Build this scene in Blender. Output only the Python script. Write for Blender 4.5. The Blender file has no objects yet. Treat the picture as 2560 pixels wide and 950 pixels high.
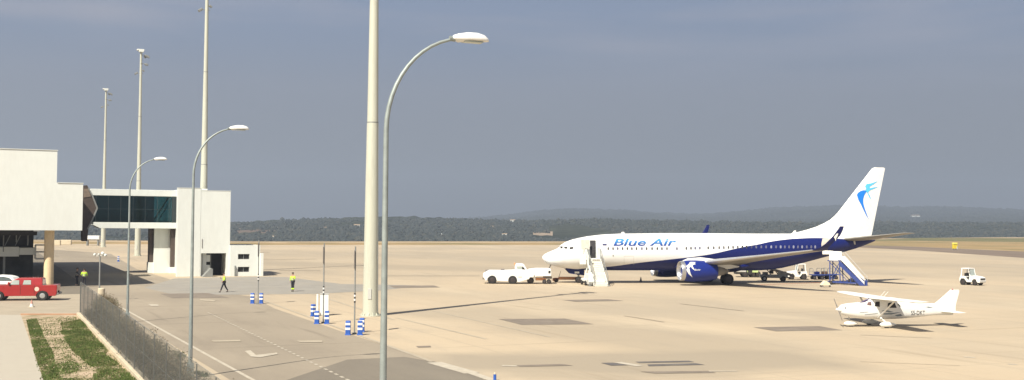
import bpy, bmesh, math, random
from mathutils import Vector, Matrix
from mathutils.bvhtree import BVHTree
random.seed(7)
C = bpy.context.scene.collection
PI = math.pi
# ------------------------------------------------------------------ camera maths (photo is 2560 x 950)
F = 2800.; H = 6.3; ROLL = math.radians(.5); PITCH = math.atan(81.5/F)
def _rx(v, a):
    x, y, z = v; c, s = math.cos(a), math.sin(a); return (x, y*c-z*s, y*s+z*c)
def _rz(v, a):
    x, y, z = v; c, s = math.cos(a), math.sin(a); return (x*c-y*s, x*s+y*c, z)
def ray(px, py): return _rx(_rz(((px-1280)/F, -(py-475)/F, -1.), ROLL), PI/2+PITCH)
def G(px, py, h=0.):
    d = ray(px, py); t = (h-H)/d[2]; return Vector((d[0]*t, d[1]*t, h))
def D(px, py, Y):
    d = ray(px, py); t = Y/d[1]; return Vector((d[0]*t, Y, H+d[2]*t))
def proj(p):
    v = _rz(_rx((p[0], p[1], p[2]-H), -PI/2-PITCH), -ROLL); return (1280+F*v[0]/-v[2], 475-F*v[1]/-v[2])
_r = ray(-25, 545); PHI = math.atan2(-_r[0], _r[1]); CP, SP = math.cos(PHI), math.sin(PHI)
def AB(p): return (p[0]*CP+p[1]*SP, -p[0]*SP+p[1]*CP)          # road frame: a to the side, b along the road
def W(a, b, z=0.): return Vector((a*CP-b*SP, a*SP+b*CP, z))
def a_at(px, b):
    q = AB(ray(px, 600)); return q[0]/q[1]*b
class Frame:                                                    # an object's own frame on the ground
    def __init__(s, X, Y, th, sc=1., sy=1.): s.o = (X, Y); s.th = th; s.c, s.s = math.cos(th), math.sin(th); s.sc = sc; s.sy = sy
    def w(s, x, y, z): x *= s.sc; y *= s.sy; z *= s.sy; return (s.o[0]+x*s.c-y*s.s, s.o[1]+x*s.s+y*s.c, z)
    def xz(s, px, py, y=0.):                                    # photo point -> (x, z) in the plane y = const
        d = ray(px, py); n = (-s.s, s.c); y *= s.sy
        t = (n[0]*s.o[0]+n[1]*s.o[1]+y)/(n[0]*d[0]+n[1]*d[1])
        X, Y = d[0]*t-s.o[0], d[1]*t-s.o[1]
        return ((X*s.c+Y*s.s)/s.sc, (H+d[2]*t)/s.sy)
# ------------------------------------------------------------------ mesh builder
def lin(c): return tuple(((x/12.92) if x <= .04045 else ((x+.055)/1.055)**2.4) for x in c)
class MB:
    def __init__(s): s.v = []; s.f = []; s.mi = []; s.cur = 0
    def add(s, vs, fs):
        n = len(s.v); s.v += [tuple(v) for v in vs]; s.f += [tuple(i+n for i in f) for f in fs]; s.mi += [s.cur]*len(fs); return s
    def box(s, c, d, rz=0., m=None):
        x, y, z = (k/2 for k in d); vs = [(i*x, j*y, k*z) for i in (-1, 1) for j in (-1, 1) for k in (-1, 1)]
        if m is None: m = Matrix.Rotation(rz, 3, 'Z')
        vs = [m @ Vector(v)+Vector(c) for v in vs]
        return s.add(vs, [(0,1,3,2),(4,6,7,5),(0,4,5,1),(2,3,7,6),(0,2,6,4),(1,5,7,3)])
    def span(s, a, b): return s.box([(p+q)/2 for p, q in zip(a, b)], [abs(q-p) for p, q in zip(a, b)])
    def bar(s, p, q, w, h):                                     # rectangular bar between two points
        p, q = Vector(p), Vector(q); d = q-p; m = d.to_track_quat('X', 'Z').to_matrix()
        return s.box((p+q)/2, (d.length, w, h), m=m)
    def tube(s, pts, rad, n=10, cap=True):
        pts = [Vector(p) for p in pts]; rad = rad if isinstance(rad, (list, tuple)) else [rad]*len(pts); rings = []; ref = None
        for i, p in enumerate(pts):
            t = ((pts[min(i+1, len(pts)-1)]-pts[max(i-1, 0)])).normalized()
            if ref is None: ref = Vector((1, 0, 0)) if abs(t.x) < .9 else Vector((0, 1, 0))
            u = (ref-t*ref.dot(t)).normalized(); ref = u; w = t.cross(u)
            rings.append([p+rad[i]*(u*math.cos(2*PI*k/n)+w*math.sin(2*PI*k/n)) for k in range(n)])
        return s.loft(rings, cap)
    def loft(s, rings, cap=True):
        n = len(rings[0]); vs = [v for r in rings for v in r]; fs = []
        for i in range(len(rings)-1):
            for k in range(n): fs.append((i*n+k, i*n+(k+1) % n, (i+1)*n+(k+1) % n, (i+1)*n+k))
        if cap: fs += [tuple(range(n))[::-1], tuple((len(rings)-1)*n+k for k in range(n))]
        return s.add(vs, fs)
    def lathe(s, c, prof, axis='y', n=24):                      # prof: (along, radius)
        rings = []
        for t, r in prof:
            ring = []
            for k in range(n):
                a = 2*PI*k/n; p, q = r*math.cos(a), r*math.sin(a)
                ring.append({'x': (c[0]+t, c[1]+p, c[2]+q), 'y': (c[0]+p, c[1]+t, c[2]+q), 'z': (c[0]+p, c[1]+q, c[2]+t)}[axis])
            rings.append(ring)
        return s.loft(rings)
    def prism(s, poly, a, b, plane='xz'):                       # polygon pushed from a to b along the third axis
        def P(p, t): return {'xz': (p[0], t, p[1]), 'xy': (p[0], p[1], t), 'yz': (t, p[0], p[1])}[plane]
        n = len(poly); vs = [P(p, a) for p in poly]+[P(p, b) for p in poly]
        return s.add(vs, [tuple(range(n)), tuple(range(2*n-1, n-1, -1))]+[(k, n+k, n+(k+1) % n, (k+1) % n) for k in range(n)])
    def build(s, name, mat, parent=None, smooth=False, bevel=0., seg=2, ang=35):
        me = bpy.data.meshes.new(name); me.from_pydata(s.v, [], s.f); me.update()
        for m in (mat if isinstance(mat, list) else [mat]): me.materials.append(m)
        if isinstance(mat, list): me.polygons.foreach_set('material_index', s.mi)
        bm = bmesh.new(); bm.from_mesh(me); bmesh.ops.recalc_face_normals(bm, faces=bm.faces); bm.to_mesh(me); bm.free()
        o = bpy.data.objects.new(name, me); C.objects.link(o); o.parent = parent
        if smooth:
            me.polygons.foreach_set('use_smooth', [True]*len(me.polygons)); me.set_sharp_from_angle(angle=math.radians(ang))
        if bevel:
            b = o.modifiers.new('bevel', 'BEVEL'); b.width = bevel; b.segments = seg; b.limit_method = 'ANGLE'; b.harden_normals = False
        return o
def tag(o, label, cat, group=None):
    o['label'] = label; o['category'] = cat
    if group: o['group'] = group
    return o
def thing(name, label, cat, loc=(0, 0, 0), rz=0., group=None):
    o = bpy.data.objects.new(name, None); C.objects.link(o); o.location = loc; o.rotation_euler = (0, 0, rz); o.empty_display_size = .3
    return tag(o, label, cat, group)
def struct(o, kind='structure'): o['kind'] = kind; return o
def dup(root, loc, rz, label, group=None):
    r = root.copy(); C.objects.link(r); r.location = loc; r.rotation_euler = (0, 0, rz); r['label'] = label
    if group: r['group'] = group
    def rec(src, dst):
        for ch in KIDS.get(src.name, [c for c in list(src.children)]):
            c = ch.copy(); C.objects.link(c); c.parent = dst; rec(ch, c)
    rec(root, r); return r
KIDS = {}
# ------------------------------------------------------------------ materials
def mat(name, col, rough=.6, metal=0., var=.08, scale=3., bump=0., bscale=20., spec=.5, coat=0., dirt=None, dscale=.6, damt=.3, stretch=None):
    m = bpy.data.materials.new(name); m.use_nodes = True; nt = m.node_tree; N, L = nt.nodes, nt.links; b = N['Principled BSDF']
    b.inputs['Roughness'].default_value = rough; b.inputs['Metallic'].default_value = metal; b.inputs['Specular IOR Level'].default_value = spec
    b.inputs['Coat Weight'].default_value = coat
    tc = N.new('ShaderNodeTexCoord'); src = tc.outputs['Object']
    if stretch:
        mp = N.new('ShaderNodeMapping'); mp.inputs['Scale'].default_value = stretch; L.new(src, mp.inputs['Vector']); src = mp.outputs[0]
    no = N.new('ShaderNodeTexNoise'); no.inputs['Scale'].default_value = scale; no.inputs['Detail'].default_value = 5; L.new(src, no.inputs['Vector'])
    mr = N.new('ShaderNodeMapRange'); mr.inputs['From Min'].default_value = .3; mr.inputs['From Max'].default_value = .7
    mr.inputs['To Min'].default_value = 1-var; mr.inputs['To Max'].default_value = 1+var; L.new(no.outputs['Fac'], mr.inputs['Value'])
    mx = N.new('ShaderNodeMix'); mx.data_type = 'RGBA'; mx.blend_type = 'MULTIPLY'; mx.inputs['Factor'].default_value = 1
    mx.inputs['A'].default_value = (*col, 1); L.new(mr.outputs[0], mx.inputs['B']); out = mx.outputs['Result']
    if dirt:
        n2 = N.new('ShaderNodeTexNoise'); n2.inputs['Scale'].default_value = dscale; n2.inputs['Detail'].default_value = 8; n2.inputs['Roughness'].default_value = .65; L.new(src, n2.inputs['Vector'])
        r2 = N.new('ShaderNodeMapRange'); r2.inputs['From Min'].default_value = .5; r2.inputs['From Max'].default_value = .72; r2.inputs['To Max'].default_value = damt; L.new(n2.outputs['Fac'], r2.inputs['Value'])
        m2 = N.new('ShaderNodeMix'); m2.data_type = 'RGBA'; L.new(r2.outputs[0], m2.inputs['Factor']); L.new(out, m2.inputs['A']); m2.inputs['B'].default_value = (*dirt, 1); out = m2.outputs['Result']
    L.new(out, b.inputs['Base Color'])
    if bump:
        n3 = N.new('ShaderNodeTexNoise'); n3.inputs['Scale'].default_value = bscale; n3.inputs['Detail'].default_value = 4; L.new(tc.outputs['Object'], n3.inputs['Vector'])
        bp = N.new('ShaderNodeBump'); bp.inputs['Strength'].default_value = bump; bp.inputs['Distance'].default_value = .05; L.new(n3.outputs['Fac'], bp.inputs['Height']); L.new(bp.outputs[0], b.inputs['Normal'])
    return m
M = {}
M['white'] = mat('white_paint', (.80, .80, .77), .45, var=.03, dirt=(.55, .52, .46), damt=.12)
M['wall'] = mat('white_wall', (.715, .74, .70), .75, var=.03, dirt=(.60, .585, .53), dscale=.35, damt=.3, stretch=(1, 1, .3))
M['wall2'] = mat('grey_panel', (.50, .50, .47), .7, var=.06)
M['brown'] = mat('brown_cladding', (.075, .055, .045), .6, var=.15)
M['cream'] = mat('cream_column_paint', (.74, .58, .36), .7, var=.05, dirt=(.5, .4, .28), damt=.3)
M['mast'] = mat('pale_mast_paint', (.50, .505, .42), .55, var=.05, dirt=(.38, .37, .30), dscale=.6, damt=.5, stretch=(4, 4, .35))
M['galv'] = mat('galvanised_steel', (.30, .34, .33), .55, .35, var=.12, scale=6)
M['galv2'] = mat('weathered_steel', (.27, .28, .27), .55, .3, var=.1)
M['dark'] = mat('dark_interior', (.022, .020, .020), .7, var=.3)
M['rubber'] = mat('tyre_rubber', (.022, .021, .021), .85, var=.2)
M['rim'] = mat('wheel_rim', (.45, .45, .44), .4, .5)
M['rimd'] = mat('dark_wheel_rim', (.055, .045, .045), .5, .3)
M['chrome'] = mat('bare_metal', (.50, .50, .51), .35, .8, var=.04)
M['red'] = mat('red_car_paint', (.33, .012, .014), .35, var=.05, coat=.6, dirt=(.35, .06, .05), damt=.3)
M['glass'] = mat('car_glass', (.10, .12, .12), .12, var=.1)
M['glassp'] = mat('pale_car_glass', (.38, .43, .40), .15, var=.15, scale=2)
M['navy'] = mat('navy_paint', (.006, .011, .10), .45, var=.08, spec=.3)
M['eblue'] = mat('engine_blue_paint', (.008, .022, .19), .4, var=.06, spec=.35)
M['sblue'] = mat('stairs_blue_paint', (.03, .055, .22), .5, var=.15)
M['wirepost'] = mat('fence_post_grey', (.11, .115, .11), .7, .2)
M['bblue'] = mat('barrier_blue_plastic', (.025, .10, .42), .5, var=.12)
M['wingu'] = mat('wing_grey_paint', (.235, .225, .205), .5, var=.12, scale=.9, dirt=(.2, .17, .13), damt=.5, dscale=.8)
M['wingl'] = mat('wing_edge_metal', (.62, .62, .62), .35, .6, var=.05)
M['hivis'] = mat('high_visibility_yellow', (.52, .80, .05), .7, var=.1)
M['cloth'] = mat('dark_work_trousers', (.022, .023, .032), .85, var=.2)
M['skin'] = mat('skin', (.42, .24, .16), .55, var=.06)
M['hair'] = mat('dark_hair', (.02, .014, .01), .7)
M['yellow'] = mat('yellow_sign_paint', (.70, .55, .03), .5)
M['orange'] = mat('orange_paint', (.62, .30, .14), .6, var=.15)
M['signdark'] = mat('sign_back', (.20, .18, .165), .6)
M['bird'] = mat('emblem_blue', (.01, .20, .72), .4, var=.02)
M['birdl'] = mat('emblem_light_blue', (.10, .52, .85), .4, var=.02)
M['lime'] = mat('pale_lime_paint', (.50, .62, .28), .5)
M['text'] = mat('lettering_black', (.03, .03, .035), .5)
M['greymark'] = mat('grey_stripe_paint', (.20, .24, .27), .5)
M['kerb'] = mat('kerb_concrete', (.56, .48, .35), .85, var=.1, bump=.2, dirt=(.35, .3, .22), damt=.5)
M['line'] = mat('worn_line_paint', (.47, .42, .335), .8, var=.1, dirt=(.36, .32, .25), dscale=1.2, damt=.9)
M['linef'] = mat('faded_line_paint', (.40, .345, .26), .85, var=.08, dirt=(.33, .28, .21), dscale=.8, damt=.9)
M['joint'] = mat('tar_joint', (.33, .275, .205), .9, var=.2)
M['patch'] = mat('asphalt_patch', (.20, .165, .13), .9, var=.14, scale=1.2, dirt=(.27, .23, .18), dscale=.5, damt=.8)
M['patchb'] = mat('dark_asphalt_patch', (.115, .105, .10), .9, var=.15, scale=1.5, dirt=(.3, .26, .2), damt=.5)
M['bluegrey'] = mat('grey_asphalt', (.285, .265, .23), .9, var=.08, scale=.5, dirt=(.36, .31, .24), dscale=.3, damt=.6)
M['walk'] = mat('walkway_concrete', (.42, .38, .31), .9, var=.05, scale=.6, bump=.2, dirt=(.33, .29, .23), damt=.5)
M['redtape'] = mat('red_line_paint', (.62, .24, .14), .8, var=.15)

def ground_mat(name, base, dark, light, joints=True, amt=1., bands=()):
    m = bpy.data.materials.new(name); m.use_nodes = True; nt = m.node_tree; N, L = nt.nodes, nt.links; b = N['Principled BSDF']
    b.inputs['Roughness'].default_value = .92; b.inputs['Specular IOR Level'].default_value = .25
    tc = N.new('ShaderNodeTexCoord'); rot = N.new('ShaderNodeMapping'); rot.inputs['Rotation'].default_value = (0, 0, -PHI); L.new(tc.outputs['Object'], rot.inputs['Vector'])
    def noise(sc, det, st=(1, 1, 1), ro=.55, off=0):
        mp = N.new('ShaderNodeMapping'); mp.inputs['Scale'].default_value = st; mp.inputs['Location'].default_value = (off, off*2, 0); L.new(rot.outputs[0], mp.inputs['Vector'])
        n = N.new('ShaderNodeTexNoise'); n.inputs['Scale'].default_value = sc; n.inputs['Detail'].default_value = det; n.inputs['Roughness'].default_value = ro; L.new(mp.outputs[0], n.inputs['Vector']); return n.outputs['Fac']
    def rng(v, a, bb, lo, hi):
        r = N.new('ShaderNodeMapRange'); r.inputs['From Min'].default_value = a; r.inputs['From Max'].default_value = bb; r.inputs['To Min'].default_value = lo; r.inputs['To Max'].default_value = hi; L.new(v, r.inputs['Value']); return r.outputs[0]
    def mix(f, A, B):
        x = N.new('ShaderNodeMix'); x.data_type = 'RGBA'
        L.new(f, x.inputs['Factor'])
        for k, v in (('A', A), ('B', B)):
            if isinstance(v, tuple): x.inputs[k].default_value = (*v, 1)
            else: L.new(v, x.inputs[k])
        return x.outputs['Result']
    c = mix(rng(noise(.045, 3, (1, .5, 1)), .42, .62, 0, .75*amt), base, dark)
    c = mix(rng(noise(.11, 5, (1, .35, 1), off=13), .5, .7, 0, .8*amt), c, light)
    c = mix(rng(noise(.5, 6, (1, .25, 1), .65, 31), .52, .75, 0, .55*amt), c, dark)
    c = mix(rng(noise(6, 4, off=5), .35, .7, 0, .18), c, dark)
    for p0, p1, hw, am in bands:                                # wide soft dark bands: worn lanes, and one tint over the far apron
        a0, a1 = G(*p0), G(*p1); u = (a1-a0).normalized(); ln = (a1-a0).length
        wn = N.new('ShaderNodeTexNoise'); wn.inputs['Scale'].default_value = .12; wn.inputs['Detail'].default_value = 4; L.new(tc.outputs['Object'], wn.inputs['Vector'])
        def dot(v, off):
            d_ = N.new('ShaderNodeVectorMath'); d_.operation = 'DOT_PRODUCT'; d_.inputs[1].default_value = v; L.new(tc.outputs['Object'], d_.inputs[0])
            w_ = N.new('ShaderNodeMath'); w_.operation = 'MULTIPLY_ADD'; w_.inputs[1].default_value = 7.; L.new(wn.outputs['Fac'], w_.inputs[0]); w_.inputs[2].default_value = -3.5-off
            s_ = N.new('ShaderNodeMath'); s_.operation = 'ADD'; L.new(d_.outputs['Value'], s_.inputs[0]); L.new(w_.outputs[0], s_.inputs[1])
            b_ = N.new('ShaderNodeMath'); b_.operation = 'ABSOLUTE'; L.new(s_.outputs[0], b_.inputs[0]); return b_.outputs[0]
        mid = (a0+a1)/2; nv = Vector((-u.y, u.x, 0))
        f1 = rng(dot(nv, nv.dot(mid)), hw*.7, hw*1.35, 1, 0); f2 = rng(dot(u, u.dot(mid)), ln*.42, ln*.58, 1, 0)
        m_ = N.new('ShaderNodeMath'); m_.operation = 'MULTIPLY'; L.new(f1, m_.inputs[0]); L.new(f2, m_.inputs[1])
        k_ = N.new('ShaderNodeMath'); k_.operation = 'MULTIPLY'; k_.inputs[1].default_value = am; L.new(m_.outputs[0], k_.inputs[0])
        c = mix(k_.outputs[0], c, tuple(q*.86 for q in dark))
    # tyre smears in two directions
    for st, off in (((.6, .03, 1), 3), ((.025, .8, 1), 47)):
        c = mix(rng(noise(1.6, 3, st, .5, off), .62, .74, 0, .45*amt), c, tuple(k*.55 for k in base))
    if joints:
        br = N.new('ShaderNodeTexBrick'); br.offset = 0; br.inputs['Scale'].default_value = 1; br.inputs['Brick Width'].default_value = 7.5; br.inputs['Row Height'].default_value = 7.5
        br.inputs['Mortar Size'].default_value = .035; br.inputs['Mortar Smooth'].default_value = .2
        br.inputs['Color1'].default_value = (0, 0, 0, 1); br.inputs['Color2'].default_value = (.25, .25, .25, 1); br.inputs['Mortar'].default_value = (1, 1, 1, 1); L.new(rot.outputs[0], br.inputs['Vector'])
        c = mix(rng(br.outputs['Color'], 0, 1, 0, .75), c, tuple(q*.9 for q in dark))
    L.new(c, b.inputs['Base Color'])
    n = N.new('ShaderNodeTexNoise'); n.inputs['Scale'].default_value = 8; n.inputs['Detail'].default_value = 6; L.new(tc.outputs['Object'], n.inputs['Vector'])
    bp = N.new('ShaderNodeBump'); bp.inputs['Strength'].default_value = .25; bp.inputs['Distance'].default_value = .03; L.new(n.outputs['Fac'], bp.inputs['Height']); L.new(bp.outputs[0], b.inputs['Normal'])
    return m
M['apron'] = ground_mat('apron_concrete', (.495, .400, .280), (.375, .318, .24), (.53, .44, .315), bands=[((1090, 772), (1900, 888), 4.5, .55), ((1060, 905), (2100, 903), 3.6, .85), ((1200, 940), (1650, 945), 1.2, .5), ((560, 655), (1290, 676), 7., .6), ((1290, 655), (2500, 665), 9., .35), ((500, 645), (2600, 655), 55., .32)])
M['road'] = ground_mat('road_asphalt', (.320, .272, .208), (.225, .192, .15), (.37, .315, .24), joints=False)
M['road2'] = ground_mat('newer_asphalt', (.195, .17, .135), (.155, .135, .11), (.24, .21, .165), joints=False)
M['dirt'] = ground_mat('dry_dirt', (.42, .32, .20), (.30, .23, .14), (.52, .42, .28), joints=False)
M['drygrass'] = ground_mat('dry_grass_strip', (.34, .235, .115), (.20, .17, .075), (.44, .31, .17), joints=False, amt=1.1)
M['greengrass'] = ground_mat('green_field', (.17, .155, .07), (.12, .12, .05), (.24, .20, .10), joints=False)
M['taxi'] = ground_mat('taxiway_asphalt', (.20, .155, .12), (.16, .125, .10), (.25, .20, .15), joints=False)

def hill_mat():
    m = bpy.data.materials.new('hill_scrub'); m.use_nodes = True; nt = m.node_tree; N, L = nt.nodes, nt.links; b = N['Principled BSDF']
    b.inputs['Roughness'].default_value = 1; b.inputs['Specular IOR Level'].default_value = 0
    tc = N.new('ShaderNodeTexCoord')
    v = N.new('ShaderNodeTexVoronoi'); v.inputs['Scale'].default_value = .06; L.new(tc.outputs['Object'], v.inputs['Vector'])
    n = N.new('ShaderNodeTexNoise'); n.inputs['Scale'].default_value = .006; n.inputs['Detail'].default_value = 8; n.inputs['Roughness'].default_value = .6; L.new(tc.outputs['Object'], n.inputs['Vector'])
    r = N.new('ShaderNodeValToRGB'); e = r.color_ramp.elements; e[0].position = .35; e[0].color = (.020, .026, .020, 1); e[1].position = .62; e[1].color = (.048, .054, .040, 1)
    x = e.new(.78); x.color = (.09, .075, .05, 1); L.new(n.outputs['Fac'], r.inputs['Fac'])
    mr = N.new('ShaderNodeMapRange'); mr.inputs['From Max'].default_value = .8; mr.inputs['To Min'].default_value = .6; mr.inputs['To Max'].default_value = 1.5; L.new(v.outputs['Distance'], mr.inputs['Value'])
    mx = N.new('ShaderNodeMix'); mx.data_type = 'RGBA'; mx.blend_type = 'MULTIPLY'; mx.inputs['Factor'].default_value = 1; L.new(r.outputs[0], mx.inputs['A']); L.new(mr.outputs[0], mx.inputs['B']); L.new(mx.outputs['Result'], b.inputs['Base Color'])
    return m
M['hill'] = hill_mat()
M['field'] = mat('bare_earth_field', (.30, .23, .16), .95, var=.15, scale=.02)
M['fieldr'] = mat('red_earth_field', (.12, .085, .06), .95, var=.2, scale=.02)

def livery():
    m = bpy.data.materials.new('airliner_paint'); m.use_nodes = True; nt = m.node_tree; N, L = nt.nodes, nt.links; b = N['Principled BSDF']
    b.inputs['Roughness'].default_value = .42; b.inputs['Specular IOR Level'].default_value = .3
    tc = N.new('ShaderNodeTexCoord'); sp = N.new('ShaderNodeSeparateXYZ'); L.new(tc.outputs['Object'], sp.inputs[0])
    dv = N.new('ShaderNodeMath'); dv.operation = 'DIVIDE'; dv.inputs[1].default_value = 40; L.new(sp.outputs[0], dv.inputs[0])
    fc = N.new('ShaderNodeFloatCurve'); cu = fc.mapping.curves[0]
    pts = SWOOSH
    while len(cu.points) < len(pts): cu.points.new(.5, .5)
    for p, (x, z) in zip(cu.points, pts): p.location = (x/40, z/8)
    fc.mapping.update(); L.new(dv.outputs[0], fc.inputs['Value'])
    ml = N.new('ShaderNodeMath'); ml.operation = 'MULTIPLY'; ml.inputs[1].default_value = 8; L.new(fc.outputs[0], ml.inputs[0])
    lt = N.new('ShaderNodeMath'); lt.operation = 'LESS_THAN'; L.new(sp.outputs[2], lt.inputs[0]); L.new(ml.outputs[0], lt.inputs[1])
    # grey door panel aft
    n = N.new('ShaderNodeTexNoise'); n.inputs['Scale'].default_value = .7; n.inputs['Detail'].default_value = 5; L.new(tc.outputs['Object'], n.inputs['Vector'])
    mr = N.new('ShaderNodeMapRange'); mr.inputs['To Min'].default_value = .92; mr.inputs['To Max'].default_value = 1.08; L.new(n.outputs['Fac'], mr.inputs['Value'])
    mx = N.new('ShaderNodeMix'); mx.data_type = 'RGBA'; L.new(lt.outputs[0], mx.inputs['Factor']); mx.inputs['A'].default_value = (.83, .83, .81, 1); mx.inputs['B'].default_value = (.006, .013, .115, 1)
    m2 = N.new('ShaderNodeMix'); m2.data_type = 'RGBA'; m2.blend_type = 'MULTIPLY'; m2.inputs['Factor'].default_value = 1; L.new(mx.outputs['Result'], m2.inputs['A']); L.new(mr.outputs[0], m2.inputs['B']); L.new(m2.outputs['Result'], b.inputs['Base Color'])
    return m
# ------------------------------------------------------------------ terrain
from mathutils import noise as mn
def interp(t, x):
    if x <= t[0][0]: return t[0][1]
    for (a, p), (b, q) in zip(t, t[1:]):
        if x <= b: f = (x-a)/(b-a); return p+(q-p)*f
    return t[-1][1]
EDGE = [(-1000, 330), (600, 333), (1300, 378), (1900, 425), (2200, 560), (2560, 700), (3200, 720)]
R1 = [(-900, 549), (0, 553), (600, 556), (700, 550), (820, 545), (950, 545), (1100, 547), (1250, 551), (1400, 556), (1600, 551), (1900, 556), (2560, 560)]
R2 = [(-900, 545), (0, 560), (1000, 556), (1120, 548), (1220, 541), (1290, 534), (1350, 525), (1420, 521), (1500, 522), (1580, 526), (1650, 532), (1740, 533), (1820, 530), (1900, 522), (1980, 517), (2080, 512), (2180, 513), (2260, 518), (2340, 515), (2420, 519), (2560, 523), (2800, 530), (3300, 560)]
def px_of(al): return max(-900, min(3300, 1280+F*math.tan(al))) if abs(al) < 1.2 else (-900 if al < 0 else 3300)
def yh_of(px): return 556.6+(px-1280)*.00873
def polar(al, r): return (r*math.sin(al), r*math.cos(al))
def ground():
    m = MB(); A = [math.radians(k) for k in range(-180, 180, 3)]; rs = [.0, 1.]
    vs = [(0, 0, 0)]; n = len(A)
    for ring in range(4):
        for al in A:
            e = interp(EDGE, px_of(al))/max(.75, math.cos(al)) if abs(al) < 1.0 else 340
            r, z = ((60, 0), (e*.6, 0), (e, 0), (e+40, -11))[ring]; x, y = polar(al, r); vs.append((x, y, z))
    fs = [(0, 1+k, 1+(k+1) % n) for k in range(n)]
    for i in range(3):
        for k in range(n): a = 1+i*n+k; b = 1+i*n+(k+1) % n; fs.append((a, b, b+n, a+n))
    m.add(vs, fs); o = m.build('ground', M['dirt']); return struct(o)
ground()
def hills():
    fine = [-.62+k*.0011 for k in range(int(1.24/.0011))]; coarse = [.62+k*.05 for k in range(int((2*PI-1.24)/.05))]; A = fine+coarse
    rad = [300, 340, 400, 470, 560, 650, 720, 800, 880, 960, 1040, 1120, 1200, 1280, 1360, 1430, 1500, 1560, 1700, 1900, 2150, 2400, 2650, 2900, 3150, 3400, 3600, 3800, 4000, 4150, 4260, 4360, 4700, 5300]
    vs = []; n = len(A)
    for r in rad:
        for al in A:
            al_ = al if al < PI else al-2*PI; px = px_of(al_); ca = max(.3, math.cos(al_)); yh = yh_of(px)
            z1 = H+(yh-interp(R1, px))/F*1500*ca; z2 = H+(yh-interp(R2, px))/F*4260*ca
            sm = lambda t: t*t*(3-2*t) if 0 < t < 1 else (0. if t <= 0 else 1.)
            if r <= 1500: z = -15+(z1+15)*sm((r-560)/940)**.8
            elif r <= 1900: z = z1-12*sm((r-1500)/400)
            else: z = (z1-12)+(z2-z1+12)*((r-1900)/2360)**1.2 if r <= 4260 else z2-90*sm((r-4260)/900)
            x, y = polar(al, r)
            if r > 560:
                z += mn.noise(Vector((x/170, y/170, 3)))*min(9, r/260)*(.35 if abs(r-1500) < 40 or abs(r-4260) < 150 else 1)
                z += mn.noise(Vector((x/(6+r/300), y/14, 9)))*(1.5+r/1700)
            vs.append((x, y, z))
    fs = []; cur = []
    for i in range(len(rad)-1):
        for k in range(n):
            f = (i*n+k, i*n+(k+1) % n, (i+1)*n+(k+1) % n, (i+1)*n+k); fs.append(f); mi = 0
            if 600 < rad[i] < 1500 and k < len(fine):
                q = proj(vs[f[0]]); w = 6*mn.noise(Vector((q[0]/15, q[1]/4, 0)))
                if 1331 < q[0]+w < 1383 and 583 < q[1]+w*.3 < 597: mi = 1
                if 593 < q[0]+w < 690 and 576 < q[1]+w*.4 < 586: mi = 2
            cur.append(mi)
    m = MB(); m.v = vs; m.f = fs; m.mi = cur
    o = m.build('hills', [M['hill'], M['field'], M['fieldr']], smooth=True, ang=180); return struct(o)
ho = hills()
bvh = BVHTree.FromPolygons([v.co for v in ho.data.vertices], [p.vertices for p in ho.data.polygons])
def on_hill(px, py):
    d = Vector(ray(px, py)).normalized(); h = bvh.ray_cast(Vector((0, 0, H)), d); return h[0]
def woodland():
    rg = random.Random(11); m = MB(); 
    for i in range(34000):
        px = rg.uniform(-60, 2620); near = rg.random() < .62
        py = rg.uniform(547, 606) if near else rg.uniform(512, 556)
        p = on_hill(px, py)
        if p is None or (p.y < 1560) != near or p.y < 640: continue
        q = (px, py)
        if (1331 < px < 1383 and 583 < py < 598) or (590 < px < 690 and 576 < py < 587 and rg.random() < .8): continue
        if mn.noise(Vector((p.x/120, p.y/260, 1))) < -.38: continue
        sz = rg.uniform(.6, 1.35)*(1+p.y/2600)*(1.5 if rg.random() < .06 else 1); h = sz*rg.uniform(.7, 1.5); m.cur = rg.choices((0, 1, 2), (.5, .3, .2))[0]
        top = (p.x+rg.uniform(-.3, .3)*sz, p.y, p.z+h); k = 5; a0 = rg.uniform(0, 6)
        r1 = [(p.x+math.cos(a0+j*2*PI/k)*sz*rg.uniform(.8, 1.2), p.y+math.sin(a0+j*2*PI/k)*sz, p.z+h*rg.uniform(.3, .5)) for j in range(k)]
        r0 = [(x, y, p.z-1) for x, y, z in r1]
        m.add(r0+r1+[top], [(j, (j+1) % k, k+(j+1) % k, k+j) for j in range(k)]+[(k+j, k+(j+1) % k, 2*k) for j in range(k)])
    mats = [mat(n_, c_, 1., var=.1, scale=.05) for n_, c_ in (('pine_wood', (.032, .041, .040)), ('scrub_wood', (.038, .046, .043)), ('dry_wood', (.055, .058, .048)))]
    o = m.build('woodland', mats); o['kind'] = 'stuff'; tag(o, 'far woods and scrub covering the hillsides behind the airfield', 'woodland')
woodland()
hl = ['large pale farmhouse on the hillside, nearest the tall thick mast', 'small white house on the slope left of the thick mast', 'tiny white house near the ridge under the distant mountain foot', 'small house on the slope between the street lamp and the aircraft tug', 'narrow white tower standing low on the wooded slope', 'small pale hut low on the hillside beyond the annex', 'small pale house low on the slope beside the tan field', 'pale house on the hill behind the airliner tail fin']
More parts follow.
